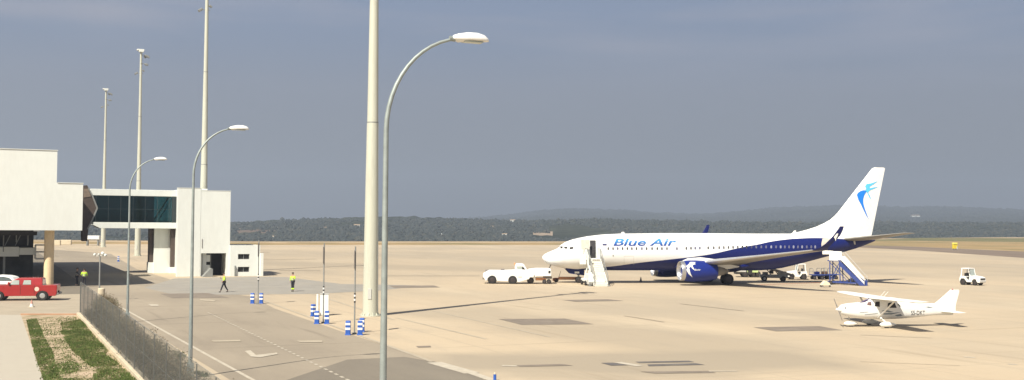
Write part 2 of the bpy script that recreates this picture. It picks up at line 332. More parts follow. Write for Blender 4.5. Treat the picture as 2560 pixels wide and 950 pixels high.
for (px, py, wpx, hpx), lb in zip([(893, 568, 15, 7), (812, 572, 9, 4), (1282, 554, 13, 5), (1230, 569, 7, 4), (1104, 590, 3.5, 8), (683, 594, 5, 4), (1262, 588, 13, 4), (2288, 542, 20, 5)], hl):
    p = on_hill(px, py)
    if p is None: continue
    s = p.y/F; w, h = wpx*s, hpx*s
    t = thing('farmhouse' if hpx < 8 else 'tower', lb, 'house' if hpx < 8 else 'tower', (p.x, p.y, p.z-.5), random.uniform(-.3, .3), 'pale buildings on the far hills')
    if hpx < 8:
        MB().box((0, 0, h*.35), (w, w*.6, h*.7+1)).build('wall', M['wall'], t)
        MB().prism([(-w*.34, h*.7+.5), (w*.34, h*.7+.5), (0, h+.8)], -w*.53, w*.53, 'yz').build('roof', M['field'], t)
    else:
        MB().lathe((0, 0, 0), [(0, w*.6), (h*.9, w*.45), (h, w*.1)], 'z', 12).build('shaft', M['wall'], t)
def sheet(name, pts, m, z, thick=0.):
    vs = [Vector((p[0], p[1], z)) for p in pts]
    b = MB()
    if thick: b.prism([(p.x, p.y) for p in vs], z-thick, z, 'xy')
    else: b.add(vs, [tuple(range(len(vs)))])
    return struct(b.build(name, m))
def spx(name, pp, m, z, **k): return sheet(name, [G(*p) for p in pp], m, z, **k)
def sab(name, pp, m, z, **k): return sheet(name, [W(*p) for p in pp], m, z, **k)
# far strips: apron ends at a dry grass strip, further right a taxiway and green field
far = [(-700, 604), (600, 612.5), (1300, 612.5), (2000, 613.5), (2290, 626), (2560, 645), (3100, 668)]
apr = [G(*p) for p in far]
sheet('apron', [Vector((330, 60, 0)), Vector((330, -40, 0)), Vector((-160, -40, 0)), Vector((-330, 250, 0))]+apr, M['apron'], .008)
spx('taxiway', [(2130, 617), (2290, 626), (2560, 645), (3100, 668), (3100, 648), (2560, 629), (2290, 617), (2170, 613.5)], M['taxi'], .004)
spx('grass_verge', [(2292, 616.5), (2560, 628.6), (3100, 647), (3100, 619), (2560, 605.5), (2300, 602.5), (2180, 602), (1900, 607), (1300, 607), (600, 607), (-700, 600), (-700, 603.8), (600, 612.2), (1300, 612.2), (2000, 613.2), (2180, 613.5)], M['drygrass'], .004)
spx('green_field', [(2080, 601.8), (2300, 602.2), (2560, 605.2), (3100, 618.5), (3100, 600), (2560, 595.5), (2300, 594.5), (2170, 600)], M['greengrass'], .004)
# road along the fence
sab('service_road', [(9.4, 10), (18.3, 10), (18.35, 43), (18.3, 62), (18.6, 80), (19.7, 93), (17.5, 103), (17, 150), (20, 215), (8.2, 260), (7.6, 100)], M['road'], .012)
sab('service_yard', [(-60, 100), (8.19, 100.5), (8.19, 262), (-60, 262)], M['road2'], .014)
sab('apron_slab', [(14, 98), (19.6, 95.5), (26, 95), (32.5, 98), (39, 104), (32, 109), (30, 124), (27, 126), (18, 124), (13, 108)], M['bluegrey'], .016)
spx('asphalt_patch', [(868, 900), (1010, 893), (1090, 906), (1186, 936), (1250, 975), (1050, 1100), (700, 1300), (690, 960)], M['road2'], .020)
spx('asphalt_patch', [(400, 735), (520, 733), (575, 745), (430, 746)], M['patch'], .020)
spx('asphalt_patch', [(972, 714.5), (1085, 714), (1100, 719), (985, 720.5)], M['patch'], .020)
spx('asphalt_patch', [(1246, 798), (1412, 797), (1484, 811), (1305, 813)], M['patch'], .020)
spx('asphalt_patch', [(1405, 750.5), (1520, 748.5), (1560, 752.5), (1440, 755)], M['patch'], .020)
spx('asphalt_patch', [(1884, 819), (2048, 816), (2106, 826), (1940, 829)], M['patch'], .020)
spx('asphalt_patch', [(1290, 914), (1405, 911), (1432, 915), (1300, 918)], M['patch'], .020)
spx('asphalt_patch', [(1588, 905), (1722, 902.5), (1736, 906), (1598, 908.5)], M['patchb'], .020)
spx('asphalt_patch', [(1618, 912), (1740, 909), (1762, 913), (1622, 916.5)], M['patchb'], .020)
spx('asphalt_patch', [(1502, 908), (1532, 907.5), (1570, 914), (1528, 915)], M['patchb'], .020)
spx('asphalt_patch', [(1600, 930), (1770, 928), (1790, 933), (1640, 935)], M['patch'], .020)
spx('asphalt_patch', [(1040, 866), (1076, 865), (1078, 869), (1045, 870)], M['patch'], .020)
def dashed(name, p0, p1, w, m, z, dash=0, gap=0):
    a, b = G(*p0), G(*p1); d = (b-a).normalized(); n = Vector((-d.y, d.x, 0))*w/2; L = (b-a).length; t = 0; mb = MB()
    st = dash if dash else min(L, 4.)
    while t < L-.01:
        e = min(L, t+st); q = [a+d*t-n, a+d*e-n, a+d*e+n, a+d*t+n]; mb.add([(v.x, v.y, z) for v in q], [(0, 1, 2, 3)]); t = e+gap
    return struct(mb.build(name, m))
dashed('road_line', (235, 732), (640, 955), .17, M['line'], .022)
dashed('road_line', (520, 782), (905, 968), .13, M['line'], .024, .42, .42)
dashed('road_edge', (640, 745), (1080, 905), .22, M['linef'], .022)
dashed('road_edge', (1085, 907), (1180, 934), .7, M['line'], .026)
dashed('road_edge', (1180, 934), (1400, 1010), .4, M['line'], .0275)
dashed('apron_line', (1085, 778), (1375, 843), .2, M['linef'], .018)
dashed('apron_line', (990, 795), (1215, 848), .2, M['linef'], .018)
dashed('apron_line', (780, 735), (985, 800), .25, M['linef'], .018)
dashed('apron_line', (1255, 915), (1292, 916), .35, M['line'], .022)
dashed('apron_line', (1545, 907), (1600, 916), .45, M['line'], .024)
dashed('apron_line', (1772, 929), (1842, 929), .2, M['line'], .022)
dashed('apron_line', (2410, 893), (2480, 897), .3, M['line'], .018, .5, .9)
dashed('apron_line', (2520, 911), (2560, 913), .3, M['line'], .018, .4, .5)
for a, b, w in (((1700, 760), (1860, 778), .16), ((1560, 790), (1660, 806), .14), ((960, 690), (1200, 690), .5), ((620, 650), (790, 648), .6), ((700, 676), (800, 677), .9), ((2150, 838), (2330, 846), .12), ((2150, 905), (2400, 915), .07)):
    dashed('tyre_mark', a, b, w, M['joint'], .029)
# painted arrow and short marks on the road
def arrow():
    m = MB(); z = .032
    m.add([(v.x, v.y, z) for v in (G(612, 879), G(626, 877), G(640, 889), G(628, 893))], [(0, 1, 2, 3)])
    m.add([(v.x, v.y, z) for v in (G(628, 893), G(640, 889), G(692, 883), G(694, 887), G(650, 895))], [(0, 1, 2, 3, 4)])
    struct(m.build('road_arrow', M['line']))
    struct(MB().add([(v.x, v.y, z) for v in (G(528, 852), G(600, 851), G(602, 855), G(534, 856))], [(0, 1, 2, 3)]).build('road_marking', M['linef']))
    struct(MB().add([(v.x, v.y, z) for v in (G(742, 853), G(806, 852), G(806, 857), G(750, 857))], [(0, 1, 2, 3)]).build('road_marking', M['linef']))
    struct(MB().add([(v.x, v.y, z) for v in (G(370, 761), G(395, 762), G(397, 766), G(378, 766))], [(0, 1, 2, 3)]).build('road_marking', M['line']))
    struct(MB().add([(v.x, v.y, z) for v in (G(500, 748), G(540, 751), G(535, 755), G(500, 752))], [(0, 1, 2, 3)]).build('road_marking', M['linef']))
arrow()
# forecourt, walkway, planting bed and kerb on the near left
spx('pavement', [(-300, 735), (130, 735), (205, 722), (236, 735), (330, 800), (480, 945), (560, 1040), (320, 1400), (-300, 1400), (-900, 900)], mat('forecourt', (.37, .315, .235), .9, var=.06, scale=.5, bump=.2, dirt=(.28, .24, .18), damt=.5), .010)
spx('walkway', [(-200, 789), (52, 789), (108, 950), (160, 1100), (-200, 1100)], M['walk'], .05, thick=.05)
soil = bpy.data.materials.new('bed_soil'); 
def soil_mat():
    m = soil; m.use_nodes = True; nt = m.node_tree; N, L = nt.nodes, nt.links; b = N['Principled BSDF']; b.inputs['Roughness'].default_value = 1
    tc = N.new('ShaderNodeTexCoord'); n = N.new('ShaderNodeTexNoise'); n.inputs['Scale'].default_value = .9; n.inputs['Detail'].default_value = 8; L.new(tc.outputs['Object'], n.inputs['Vector'])
    r = N.new('ShaderNodeValToRGB'); e = r.color_ramp.elements; e[0].position = .3; e[0].color = (.20, .17, .08, 1); e[1].position = .62; e[1].color = (.47, .36, .25, 1)
    L.new(n.outputs['Fac'], r.inputs['Fac']); L.new(r.outputs[0], b.inputs['Base Color'])
    n3 = N.new('ShaderNodeTexNoise'); n3.inputs['Scale'].default_value = 12; n3.inputs['Detail'].default_value = 8; L.new(tc.outputs['Object'], n3.inputs['Vector'])
    bp = N.new('ShaderNodeBump'); bp.inputs['Strength'].default_value = .8; bp.inputs['Distance'].default_value = .05; L.new(n3.outputs['Fac'], bp.inputs['Height']); L.new(bp.outputs[0], b.inputs['Normal'])
soil_mat()
spx('planting_bed', [(52, 789), (198, 789), (345, 950), (470, 1090), (158, 1100), (108, 950)], soil, .06, thick=.06)
spx('dry_ground', [(205, 722), (236, 735), (330, 800), (480, 945), (560, 1040), (520, 1090), (345, 950), (200, 789)], mat('verge_soil', (.20, .155, .115), 1., var=.25, scale=1.2, bump=.6, bscale=8, dirt=(.36, .29, .21), damt=.7), .02)
kb = MB(); kb.bar(W(5.37, 77.9, .08), W(5.50, 20, .08), .32, .3); struct(kb.build('kerb', M['kerb'], bevel=.02))
kb = MB(); kb.bar(G(52, 789), G(196, 789), .2, .26); struct(kb.build('kerb', mat('red_kerb', (.40, .22, .13), .9, var=.15, scale=2), bevel=.02))
# grass in the bed: an L of green along both edges and patches
gm = [mat('grass_blade', c, .9, var=.25, scale=2) for c in ((.075, .12, .022), (.105, .135, .035), (.20, .175, .08))]
def inpoly(p, poly):
    r = False; j = len(poly)-1
    for i in range(len(poly)):
        if (poly[i][1] > p[1]) != (poly[j][1] > p[1]) and p[0] < (poly[j][0]-poly[i][0])*(p[1]-poly[i][1])/(poly[j][1]-poly[i][1])+poly[i][0]: r = not r
        j = i
    return r
zones = [([(66, 803), (92, 800), (108, 840), (130, 880), (150, 950), (108, 950), (84, 880)], 1.), ([(150, 830), (200, 808), (215, 850), (285, 905), (275, 945), (220, 915), (180, 880)], 1.), ([(150, 812), (205, 800), (232, 840), (270, 880), (250, 912), (215, 905), (165, 850)], 1), ([(232, 930), (290, 905), (330, 948), (344, 1000), (240, 1000)], 1.), ([(66, 800), (190, 793), (345, 950), (330, 1000), (110, 1000)], .10), ([(130, 910), (170, 890), (200, 920), (190, 960), (140, 960)], .35), ([(108, 950), (345, 950), (470, 1100), (158, 1100)], .7)]
g = MB(); rg = random.Random(3)
for poly, dens in zones:
    pg = [G(*p) for p in poly]; xs = [p.x for p in pg]; ys = [p.y for p in pg]; area = (max(xs)-min(xs))*(max(ys)-min(ys))
    for _ in range(int(area*420*dens)):
        x, y = rg.uniform(min(xs), max(xs)), rg.uniform(min(ys), max(ys))
        nz = mn.noise(Vector((x*.9, y*.35, 2)))*.7+mn.noise(Vector((x*2.2, y*1.0, 7)))*.3
        if not inpoly((x, y), pg) or rg.random() > .85+nz*1.3: continue
        g.cur = 2 if rg.random() < .2-nz*.5 else (0 if rg.random() < .55 else 1)
        h = rg.uniform(.02, .07)*(1+nz); a = rg.uniform(0, 2*PI)
        for k in range(2):
            a += 1.9; w = rg.uniform(.015, .03); lx, ly = rg.uniform(-.06, .06), rg.uniform(-.06, .06)
            g.add([(x-w*math.cos(a), y-w*math.sin(a), .058), (x+w*math.cos(a), y+w*math.sin(a), .058), (x+lx, y+ly, .06+h)], [(0, 1, 2)])
o = g.build('grass', gm); o['kind'] = 'stuff'; tag(o, 'patchy green grass growing over the soil of the planting bed', 'grass')
# scrub strip between the fence and the lamps
sm = [mat('dry_twig', (.15, .115, .07), 1., var=.3, scale=1.5), mat('grey_twig', (.22, .18, .12), 1., var=.3, scale=1.5), mat('scrub_leaf', (.075, .085, .04), .9, var=.35, scale=1.5)]
def bush(mb, x, y, z0, r, h, n, rg, cols=(0, 1, 2), ws=(.4, .3, .3)):
    for _ in range(n):
        a = rg.uniform(0, 2*PI); q = math.sqrt(rg.random()); px, py = x+math.cos(a)*r*q, y+math.sin(a)*r*q
        hz = h*(1-.55*q*q)*rg.uniform(.15, 1); mb.cur = rg.choices(cols, ws)[0]
        s = rg.uniform(.02, .06); d = Vector((rg.uniform(-1, 1), rg.uniform(-1, 1), rg.uniform(-.2, 1))).normalized(); e = d.cross(Vector((rg.uniform(-1, 1), rg.uniform(-1, 1), .3))).normalized()
        p = Vector((px, py, z0+hz)); mb.add([p-e*s*.4, p+e*s*.4, p+d*s*2.2], [(0, 1, 2)])
    for _ in range(max(2, n//14)):
        mb.cur = cols[0]; a = rg.uniform(0, 2*PI); q = rg.random(); e = Vector((x+math.cos(a)*r*q, y+math.sin(a)*r*q, z0+h*(1-.5*q)*rg.uniform(.6, 1.1)))
        b0 = Vector((x+rg.uniform(-.1, .1), y+rg.uniform(-.1, .1), z0)); mb.tube([b0, (b0+e)/2+Vector((0, 0, .05)), e], [.012, .008, .003], 3, False)
sc = MB(); rg = random.Random(5); b = 88.
while b > 22:
    n = 5
    for _ in range(n):
        a = rg.uniform(5.75, 7.25)+.12*mn.noise(Vector((b*.3, 0, 0)))
        if b > 78: a = rg.uniform(6.9, 7.9)
        w = W(a, b+rg.uniform(-.4, .4)); nz = mn.noise(Vector((w.x*.35, w.y*.35, 0)))
        bush(sc, w.x, w.y, .01, rg.uniform(.3, .6), rg.uniform(.5, 1.0)*(1+.9*nz), 90 if b > 40 else 45, rg, ws=(.42, .36, .22+.4*max(0, nz)))
    b -= .55
o = sc.build('scrub', sm); o['kind'] = 'stuff'; tag(o, 'dry brown and grey scrub growing in a strip behind the fence', 'scrub')
gl = [mat('weed_leaf', (.07, .10, .03), .9, var=.3), mat('weed_stem', (.10, .09, .04), .9)]
for (px, py), r, h, lb in (((447, 895), .3, .32, 'green weed clump beside the bare verge just left of the lamp pole'), ((508, 942), .22, .2, 'small dark weed clump just right of the lamp pole base'), ((492, 935), .12, .1, 'tiny weed at the foot of the lamp pole')):
    mb = MB(); p = G(px, py); bush(mb, 0, 0, 0, r, h, 190, random.Random(int(px)), (0, 0, 1), (.5, .3, .2)); o = mb.build('weed', gl); o.location = (p.x, p.y, .012); tag(o, lb, 'weed', 'weeds by the lamp')
# ------------------------------------------------------------------ fence
def fence():
    t = thing('mesh_fence', 'grey wire mesh fence on steel posts running beside the planting bed', 'fence', W(5.42, 77.8), PHI)
    Lf, Hf = 54., 2.1; n = 18
    for k in range(n+1): MB().tube([(0, -k*Lf/n, -.05), (0, -k*Lf/n, Hf+.1)], .018 if k else .035, 8).build('post', M['wirepost'], t, smooth=True)
    m = MB(); sp = .055; w = .0062; k = -Hf
    while k < Lf:
        for sg in (1, -1):
            y0, z0, y1, z1 = (k, 0., k+Hf, Hf)
            if y0 < 0: z0 -= y0; y0 = 0
            if y1 > Lf: z1 -= y1-Lf; y1 = Lf
            if z1 > z0:
                if sg < 0: z0, z1 = Hf-z0, Hf-z1
                y0, y1 = -y0, -y1; x = .006*sg
                m.add([(x, y0, z0-w*1.4+.12), (x, y0, z0+w*1.4+.12), (x, y1, z1+w*1.4+.12), (x, y1, z1-w*1.4+.12)], [(0, 1, 2, 3)])
        k += sp
    m.build('wire_mesh', mat('dull_wire', (.15, .155, .145), .7, .2), t)
    r = MB()
    for z in (.12, 1.15, Hf+.1): r.tube([(0.03, 0, z), (0.03, -Lf, z)], .006, 6)
    r.build('rail', M['galv2'], t)
fence()
# ------------------------------------------------------------------ terminal building
RF = Frame(0, 0, PHI)
def rp(px, py, b): return RF.xz(px, py, b)
def at_road(name, label, cat, a0, b0, group=None): return thing(name, label, cat, W(a0, b0), PHI, group)
def wallholes(mb, x0, x1, z0, z1, holes, y0, y1):
    xs = sorted({x0, x1}|{v for h in holes for v in h[:2]}); zs = sorted({z0, z1}|{v for h in holes for v in h[2:]})
    for i in range(len(zs)-1):
        run = None
        for j in range(len(xs)-1):
            cx, cz = (xs[j]+xs[j+1])/2, (zs[i]+zs[i+1])/2
            hole = any(h[0] < cx < h[1] and h[2] < cz < h[3] for h in holes)
            if not hole: run = (run[0] if run else xs[j], xs[j+1])
            if (hole or j == len(xs)-2) and run: mb.span((run[0], y0, zs[i]), (run[1], y1, zs[i+1])); run = None
    return mb
def terminal():
    B = 110.; t = at_road('terminal_building', 'big windowless white terminal building raised on a cream round column', 'building', 0, B)
    e, e2 = a_at(205, B), a_at(139, B); zb, zs, zt = rp(150, 576, B)[1], rp(180, 458, B)[1], rp(130, 376, B)[1]
    m = MB(); m.prism([(-32, zb), (e, zb), (e, zs), (e2, zs), (e2, zt), (-32, zt)], 0, 58)
    m.build('upper_storey', M['wall'], t)
    cp = MB(); cp.span((-32.05, -.06, zt), (e2+.06, 58, zt+.05)).span((e2+.062, -.06, zs), (e+.06, 58, zs+.05)); cp.build('parapet_cap', M['wall'], t)
    seams = MB()
    for k in range(7): MB().span((-3.2-k*4.0, -.012, zb+.02), (-3.185-k*4.0, .02, zt-.02)).build('panel_joint', M['wall2'], t)
    for k in range(4): MB().tube([(5.0-k*2.2, 1.7+k*13, 0), (5.0-k*2.2, 1.7+k*13, zb)], .43, 20).build('column', M['cream'], t, smooth=True)
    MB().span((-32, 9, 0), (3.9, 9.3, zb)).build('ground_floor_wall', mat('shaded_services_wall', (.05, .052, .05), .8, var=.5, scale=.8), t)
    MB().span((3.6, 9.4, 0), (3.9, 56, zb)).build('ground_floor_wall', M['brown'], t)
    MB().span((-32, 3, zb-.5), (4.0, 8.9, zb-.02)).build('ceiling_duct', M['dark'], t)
    for x, z in ((3.9, 1.0), (1.8, 1.6), (.9, .9), (2.9, .7)): MB().tube([(x-.6, 6, zb-.4), (x-.6, 6, zb-z-.5)], .05, 6).build('pipe', M['galv2'], t)
    for x in (-6.5, -2.2, 3.6): MB().span((x, .05, zb-.1), (x+.5, .4, zb-.004)).build('soffit_lamp', M['wall2'], t)
    # folded dark end screen seen beside the raised storey
    pts = [(207, 464), (218, 463), (229, 484), (243, 520), (231, 548), (221, 571), (218, 603), (207, 603)]
    p = [rp(x, y, B+16) for x, y in pts]; MB().prism(p, 16, 19).build('folded_screen', M['brown'], t)
    f = MB(); q = [rp(x, y, B+15.9) for x, y in ((221, 470), (231, 489), (243, 520), (231, 549), (219, 573))]
    for a, b in zip(q, q[1:]): f.bar((a[0], 15.9, a[1]), (b[0], 15.9, b[1]), .12, .14)
    f.build('screen_frame', M['galv2'], t)
    MB().prism([rp(x, y, B+15.95) for x, y in ((209, 472), (220, 472), (228, 491), (209, 494))], 15.95, 16.0).build('screen_glass', mat('brown_glass', (.22, .17, .13), .2, var=.2), t)
    # gantry under the storey
    g = at_road('service_gantry', 'white service gantry with a railed end platform under the terminal building', 'gantry', 0, B+6)
    q0, q1 = rp(88, 617, B+6), rp(88, 641, B+6)
    MB().span((-30, 0, q1[1]), (q0[0]-1.4, 2, q0[1])).build('deck', M['wall'], g, bevel=.02)
    MB().span((q0[0]-1.39, .1, q1[1]+.15), (q0[0], 1.9, q0[1]-.1)).build('end_box', M['wall'], g, bevel=.03)
    x0, x1 = q0[0]+.05, q0[0]+1.1; zt_, zb_ = q0[1]+.15, q1[1]-.25
    for y in (0, 1.9):
        r = MB()
        for a, b in (((x0, zb_), (x0, zt_)), ((x1, zb_), (x1, zt_)), ((x0, zt_), (x1, zt_)), ((x0, zb_), (x1, zb_)), ((x0, (zb_+zt_)/2), (x1, (zb_+zt_)/2))): r.bar((a[0], y, a[1]), (b[0], y, b[1]), .1, .1)
        r.build('railing', M['wall2'], g)
    for x in (-9, -3.5, 1.2): MB().span((x, .8, 0), (x+.2, 1.0, q1[1]-.003)).build('leg', M['galv2'], g)
    for x in (-2, -.3, 1.3, 2.2): MB().bar((x, 1, q0[1]), (x+.5, 1, zb-.5), .07, .07).build('hanger', M['galv2'], g)
terminal()
teal = bpy.data.materials.new('teal_glass')
def _t():
    m = teal; m.use_nodes = True; nt = m.node_tree; N, L = nt.nodes, nt.links; N.remove(N['Principled BSDF']); o = N['Material Output']
    tr = N.new('ShaderNodeBsdfTransparent'); tr.inputs[0].default_value = (.42, .62, .62, 1); gl = N.new('ShaderNodeBsdfGlossy'); gl.inputs['Roughness'].default_value = .05; gl.inputs[0].default_value = (.5, .7, .7, 1)
    lw = N.new('ShaderNodeLayerWeight'); lw.inputs[0].default_value = .35; mx = N.new('ShaderNodeMixShader'); L.new(lw.outputs['Fresnel'], mx.inputs[0]); L.new(tr.outputs[0], mx.inputs[1]); L.new(gl.outputs[0], mx.inputs[2]); L.new(mx.outputs[0], o.inputs[0])
_t()
M['tealdark'] = mat('bridge_interior', (.014, .030, .034), .6, var=.4, scale=.8)
def bridge():
    B = 136.; T = 127.8
    t = at_road('boarding_bridge', 'white elevated walkway bridge with dark teal glazing and a tall white stair tower', 'bridge', 0, B)
    r = lambda px, py, dy=0.: rp(px, py, B+dy)
    x0 = r(226, 480)[0]; x1 = r(443, 480)[0]; zr1, zr0 = r(340, 474)[1], r(340, 490)[1]; zg0, zf0 = r(340, 556)[1], r(340, 571)[1]
    MB().span((x0, 0, zr0), (x1, 4, zr1)).build('roof_beam', M['wall'], t, bevel=.03)
    xf = r(234, 560)[0]; MB().prism([(xf, zg0), (x1, zg0), (x1, zf0), (xf+.7, zf0), (xf, zf0+.35)], 0, 4).build('floor_beam', M['wall'], t, bevel=.02)
    xd = r(386, 520)[0]
    MB().span((x0+.2, .25, zg0+.003), (xd, 3.7, zr0-.003)).build('interior', M['tealdark'], t)
    for y in (.08, 3.9): MB().span((x0+.1, y, zg0+.002), (x1-.1, y+.03, zr0-.002)).build('glazing', teal, t)
    mu = MB(); k = 0; x = x0+.6
    while x < x1-.3: mu.span((x, .05, zg0), (x+.05, .078, zr0)); x += 1.35
    mu.span((x0, .05, (zg0+zr0)/2-.02), (x1-.1, .077, (zg0+zr0)/2+.02)); mu.span((x1-.55, .0, zg0), (x1-.1, .07, zr0))
    mu.build('mullion', mat('mullion_grey', (.022, .035, .038), .5), t)
    br = MB(); a, c = r(388, 554), r(428, 492); br.bar((a[0], 2, a[1]), (c[0], 2, c[1]), .1, .16); br.bar((a[0]+.5, 1.9, a[1]), (c[0]+.5, 1.9, c[1]), .08, .08); br.build('stair_stringer', M['signdark'], t)
    # legs
    for px0, px1, dy, nm, mt_, pyt in ((385, 426, 1.2, 'pier', 'wall', 0), (374, 385, 1.6, 'steel_column', 'brown', 656), (427, 438, .6, 'steel_column', 'brown', 668)):
        a0, a1 = r(px0, 600, dy)[0], r(px1, 600, dy)[0]; zb = 0 if not pyt else r(px0, pyt, dy)[1]
        MB().span((a0+.01, dy, zb), (a1-.01, dy+1.6, zf0-.003)).build(nm, M[mt_], t, bevel=.01)
        if pyt: MB().span((a0-.05, dy-.15, 0), (a0+.75, dy+1.9, zb-.003)).build('plinth', M['wall'], t, bevel=.02)
    # tower
    q = lambda px, py: rp(px, py, T); dy = T-B
    a0, am, a1 = q(443, 600)[0], q(501, 600)[0], q(575, 600)[0]; z1, z2 = q(470, 470)[1], q(540, 477)[1]
    d0, d1 = q(503, 600)[0], q(566, 600)[0]; zd = q(530, 633)[1]
    MB().span((a0, dy, 0), (am, dy+.7, z1)).build('tower_wall', M['wall'], t, bevel=.02); MB().span((x1-.05, dy+.702, 0), (am+.8, dy+12.2, z1-.02)).build('tower_wall', M['wall'], t)
    w = MB(); wallholes(w, am+.004, a1, 0, z2, [(d0, d1, -1, zd)], dy, dy+.3); w.span((a1-.3, dy+.302, 0), (a1, dy+6, z2)); w.span((am+.004, dy+6.002, 0), (a1, dy+6.3, z2)); w.span((am+.004, dy+.302, z2-.3), (a1-.302, dy+6, z2-.002)); w.build('tower_wall', M['wall'], t)
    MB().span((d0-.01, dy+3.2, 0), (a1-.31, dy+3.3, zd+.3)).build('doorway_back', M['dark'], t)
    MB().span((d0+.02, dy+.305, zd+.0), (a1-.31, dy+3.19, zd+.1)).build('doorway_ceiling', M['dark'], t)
    MB().span((a0-.02, dy-.03, z1), (am+.02, dy+.75, z1+.04)).build('roof_cap', M['wall'], t); MB().span((am+.022, dy-.03, z2), (a1+.03, dy+6.33, z2+.04)).build('roof_cap', M['wall'], t)
    j = MB(); j.span((am-.004, dy-.012, 0), (am+.004, dy-.003, z1-.3))
    j.build('panel_joint', M['wall2'], t)
    # annex
    n = at_road('annex', 'low white annex with two dark slot windows, against the stair tower', 'building', 0, T-.3)
    r2 = lambda px, py: rp(px, py, T-.3)
    b0, b1 = a1+.01, r2(650, 650)[0]; zt = r2(612, 613)[1]; w0, w1 = r2(595, 640)[0], r2(624, 640)[0]
    hs = [(w0, w1, r2(610, 680)[1], r2(610, 667)[1]), (w0, w1, r2(610, 648)[1], r2(610, 635)[1])]
    w = MB(); wallholes(w, b0, b1, 0, zt, hs, 0, .3); w.span((b1-.3, .302, 0), (b1, 5.5, zt)); w.span((b0, 5.502, 0), (b1, 5.8, zt)); w.build('wall', M['wall'], n)
    MB().span((b0, .303, zt-.2), (b1-.303, 5.49, zt-.12)).build('roof', M['patch'], n)
    for h in hs:
        wi = MB(); wi.span((h[0], .22, h[2]), (h[1], .26, h[3])); o = wi.build('window', M['dark'], n)
        fr = MB(); fr.span((h[0]+.051, .12, h[3]-.03), (h[1]-.051, .218, h[3]-.002)); fr.span((h[0], .1, h[2]), (h[0]+.05, .219, h[3])).span((h[1]-.05, .1, h[2]), (h[1], .219, h[3])).span(((h[0]+h[1])/2-.02, .1, h[2]), ((h[0]+h[1])/2+.02, .219, h[3])); fr.build('frame', M['galv2'], o)
    MB().span((b1+.003, -.3, 0), (b1+.32, 1, zt-.9)).build('buttress', M['wall'], n)
    dp = at_road('drain_pipe', 'short grey pipe standing against the annex wall beside its windows', 'pipe', r2(587, 690)[0], T-.45); MB().tube([(0, 0, 0), (0, 0, 1.05)], .09, 10).tube([(0, 0, 1.05), (0, .14, 1.15)], .09, 10).build('pipe', M['galv2'], dp, smooth=True)
    b = at_road('equipment_cover', 'grey sloping cover standing in the tower doorway', 'cover', q(514, 690)[0], T-1.0)
    MB().prism([(-.6, 0), (.55, 0), (.55, .9), (.3, 1.0)], -.4, .5).build('cover', M['galv2'], b, bevel=.03)
bridge()
# ------------------------------------------------------------------ floodlight masts and lamps
MAST_H = 35.2
def mast(b, label, detail=True):
    t = thing('floodlight_mast', label, 'mast', W(23.1, b), PHI, 'tall floodlight masts in a row along the apron')
    m = MB(); hs = [0, .35, 12.9, 13.0, 24, 24.1, MAST_H]; rr = [.53, .52, .385, .37, .26, .25, .18]
    m.tube([(0, 0, z) for z in hs], rr, 24); m.build('column', M['mast'], t, smooth=True)
    for z_, r_ in ((12.88, .39), (24.0, .268)): MB().lathe((0, 0, z_), [(0, r_), (.07, r_)], 'z', 24).build('joint_ring', M['galv2'], t, smooth=True)
    f = MB(); f.lathe((0, 0, 0), [(0, .70), (.07, .70)], 'z', 24)
    for k in range(12):
        a = 2*PI*k/12; f.prism([(.5, .07), (.66, .07), (.53, .25)], -.02, .02); n = 6
        for i in range(len(f.v)-n, len(f.v)): x, y, z = f.v[i]; f.v[i] = (x*math.cos(a)-y*math.sin(a), x*math.sin(a)+y*math.cos(a), z)
    f.build('base_flange', M['mast'], t)
    MB().box((-.22, -.475, 1.5), (.24, .04, .7), rz=.43*-1).build('access_hatch', M['wall2'], t, bevel=.01)
    MB().tube([(.35, -.42, .3), (.28, -.34, 12.8)], .018, 6).build('cable', M['galv2'], t)
    c = MB(); c.box((0, 0, MAST_H+.1), (.8, .8, .25)).box((-.1, 0, MAST_H+.35), (1.2, .7, .25)); c.build('top_cap', M['wall'], t, bevel=.04)
    for z in (MAST_H-.5, MAST_H-2.0): MB().bar((0, -.9, z), (0, .9, z), .09, .09).bar((0, 0, z), (1.1, 0, z), .09, .09).build('cross_arm', M['galv2'], t)
    MB().bar((-.8, 0, MAST_H-3.7), (.4, 0, MAST_H-3.7), .08, .08).build('cross_arm', M['galv2'], t)
    for (x, y, z, s) in ((1.15, 0, MAST_H-.75, .55), (.75, -.7, MAST_H-.7, .5), (.75, .7, MAST_H-.7, .5), (1.0, 0, MAST_H-2.1, .5), (.7, -.6, MAST_H-2.2, .45), (-.75, 0, MAST_H-3.75, .55), (.45, .1, MAST_H-3.2, .4)):
        q = Matrix.Rotation(.6 if x > 0 else -.6, 3, 'Y'); MB().box((x, y, z), (s, s*.9, s*.55), m=q).build('floodlight', M['galv2'], t, bevel=.04)
    return t
mast(71.8, 'nearest and thickest pale floodlight mast, its top above the picture')
mast(136.9, 'floodlight mast rising behind the white stair tower')
mast(201.9, 'floodlight mast rising behind the middle of the glazed bridge')
mast(266.5, 'farthest and thinnest floodlight mast, near the terminal building end of the bridge')
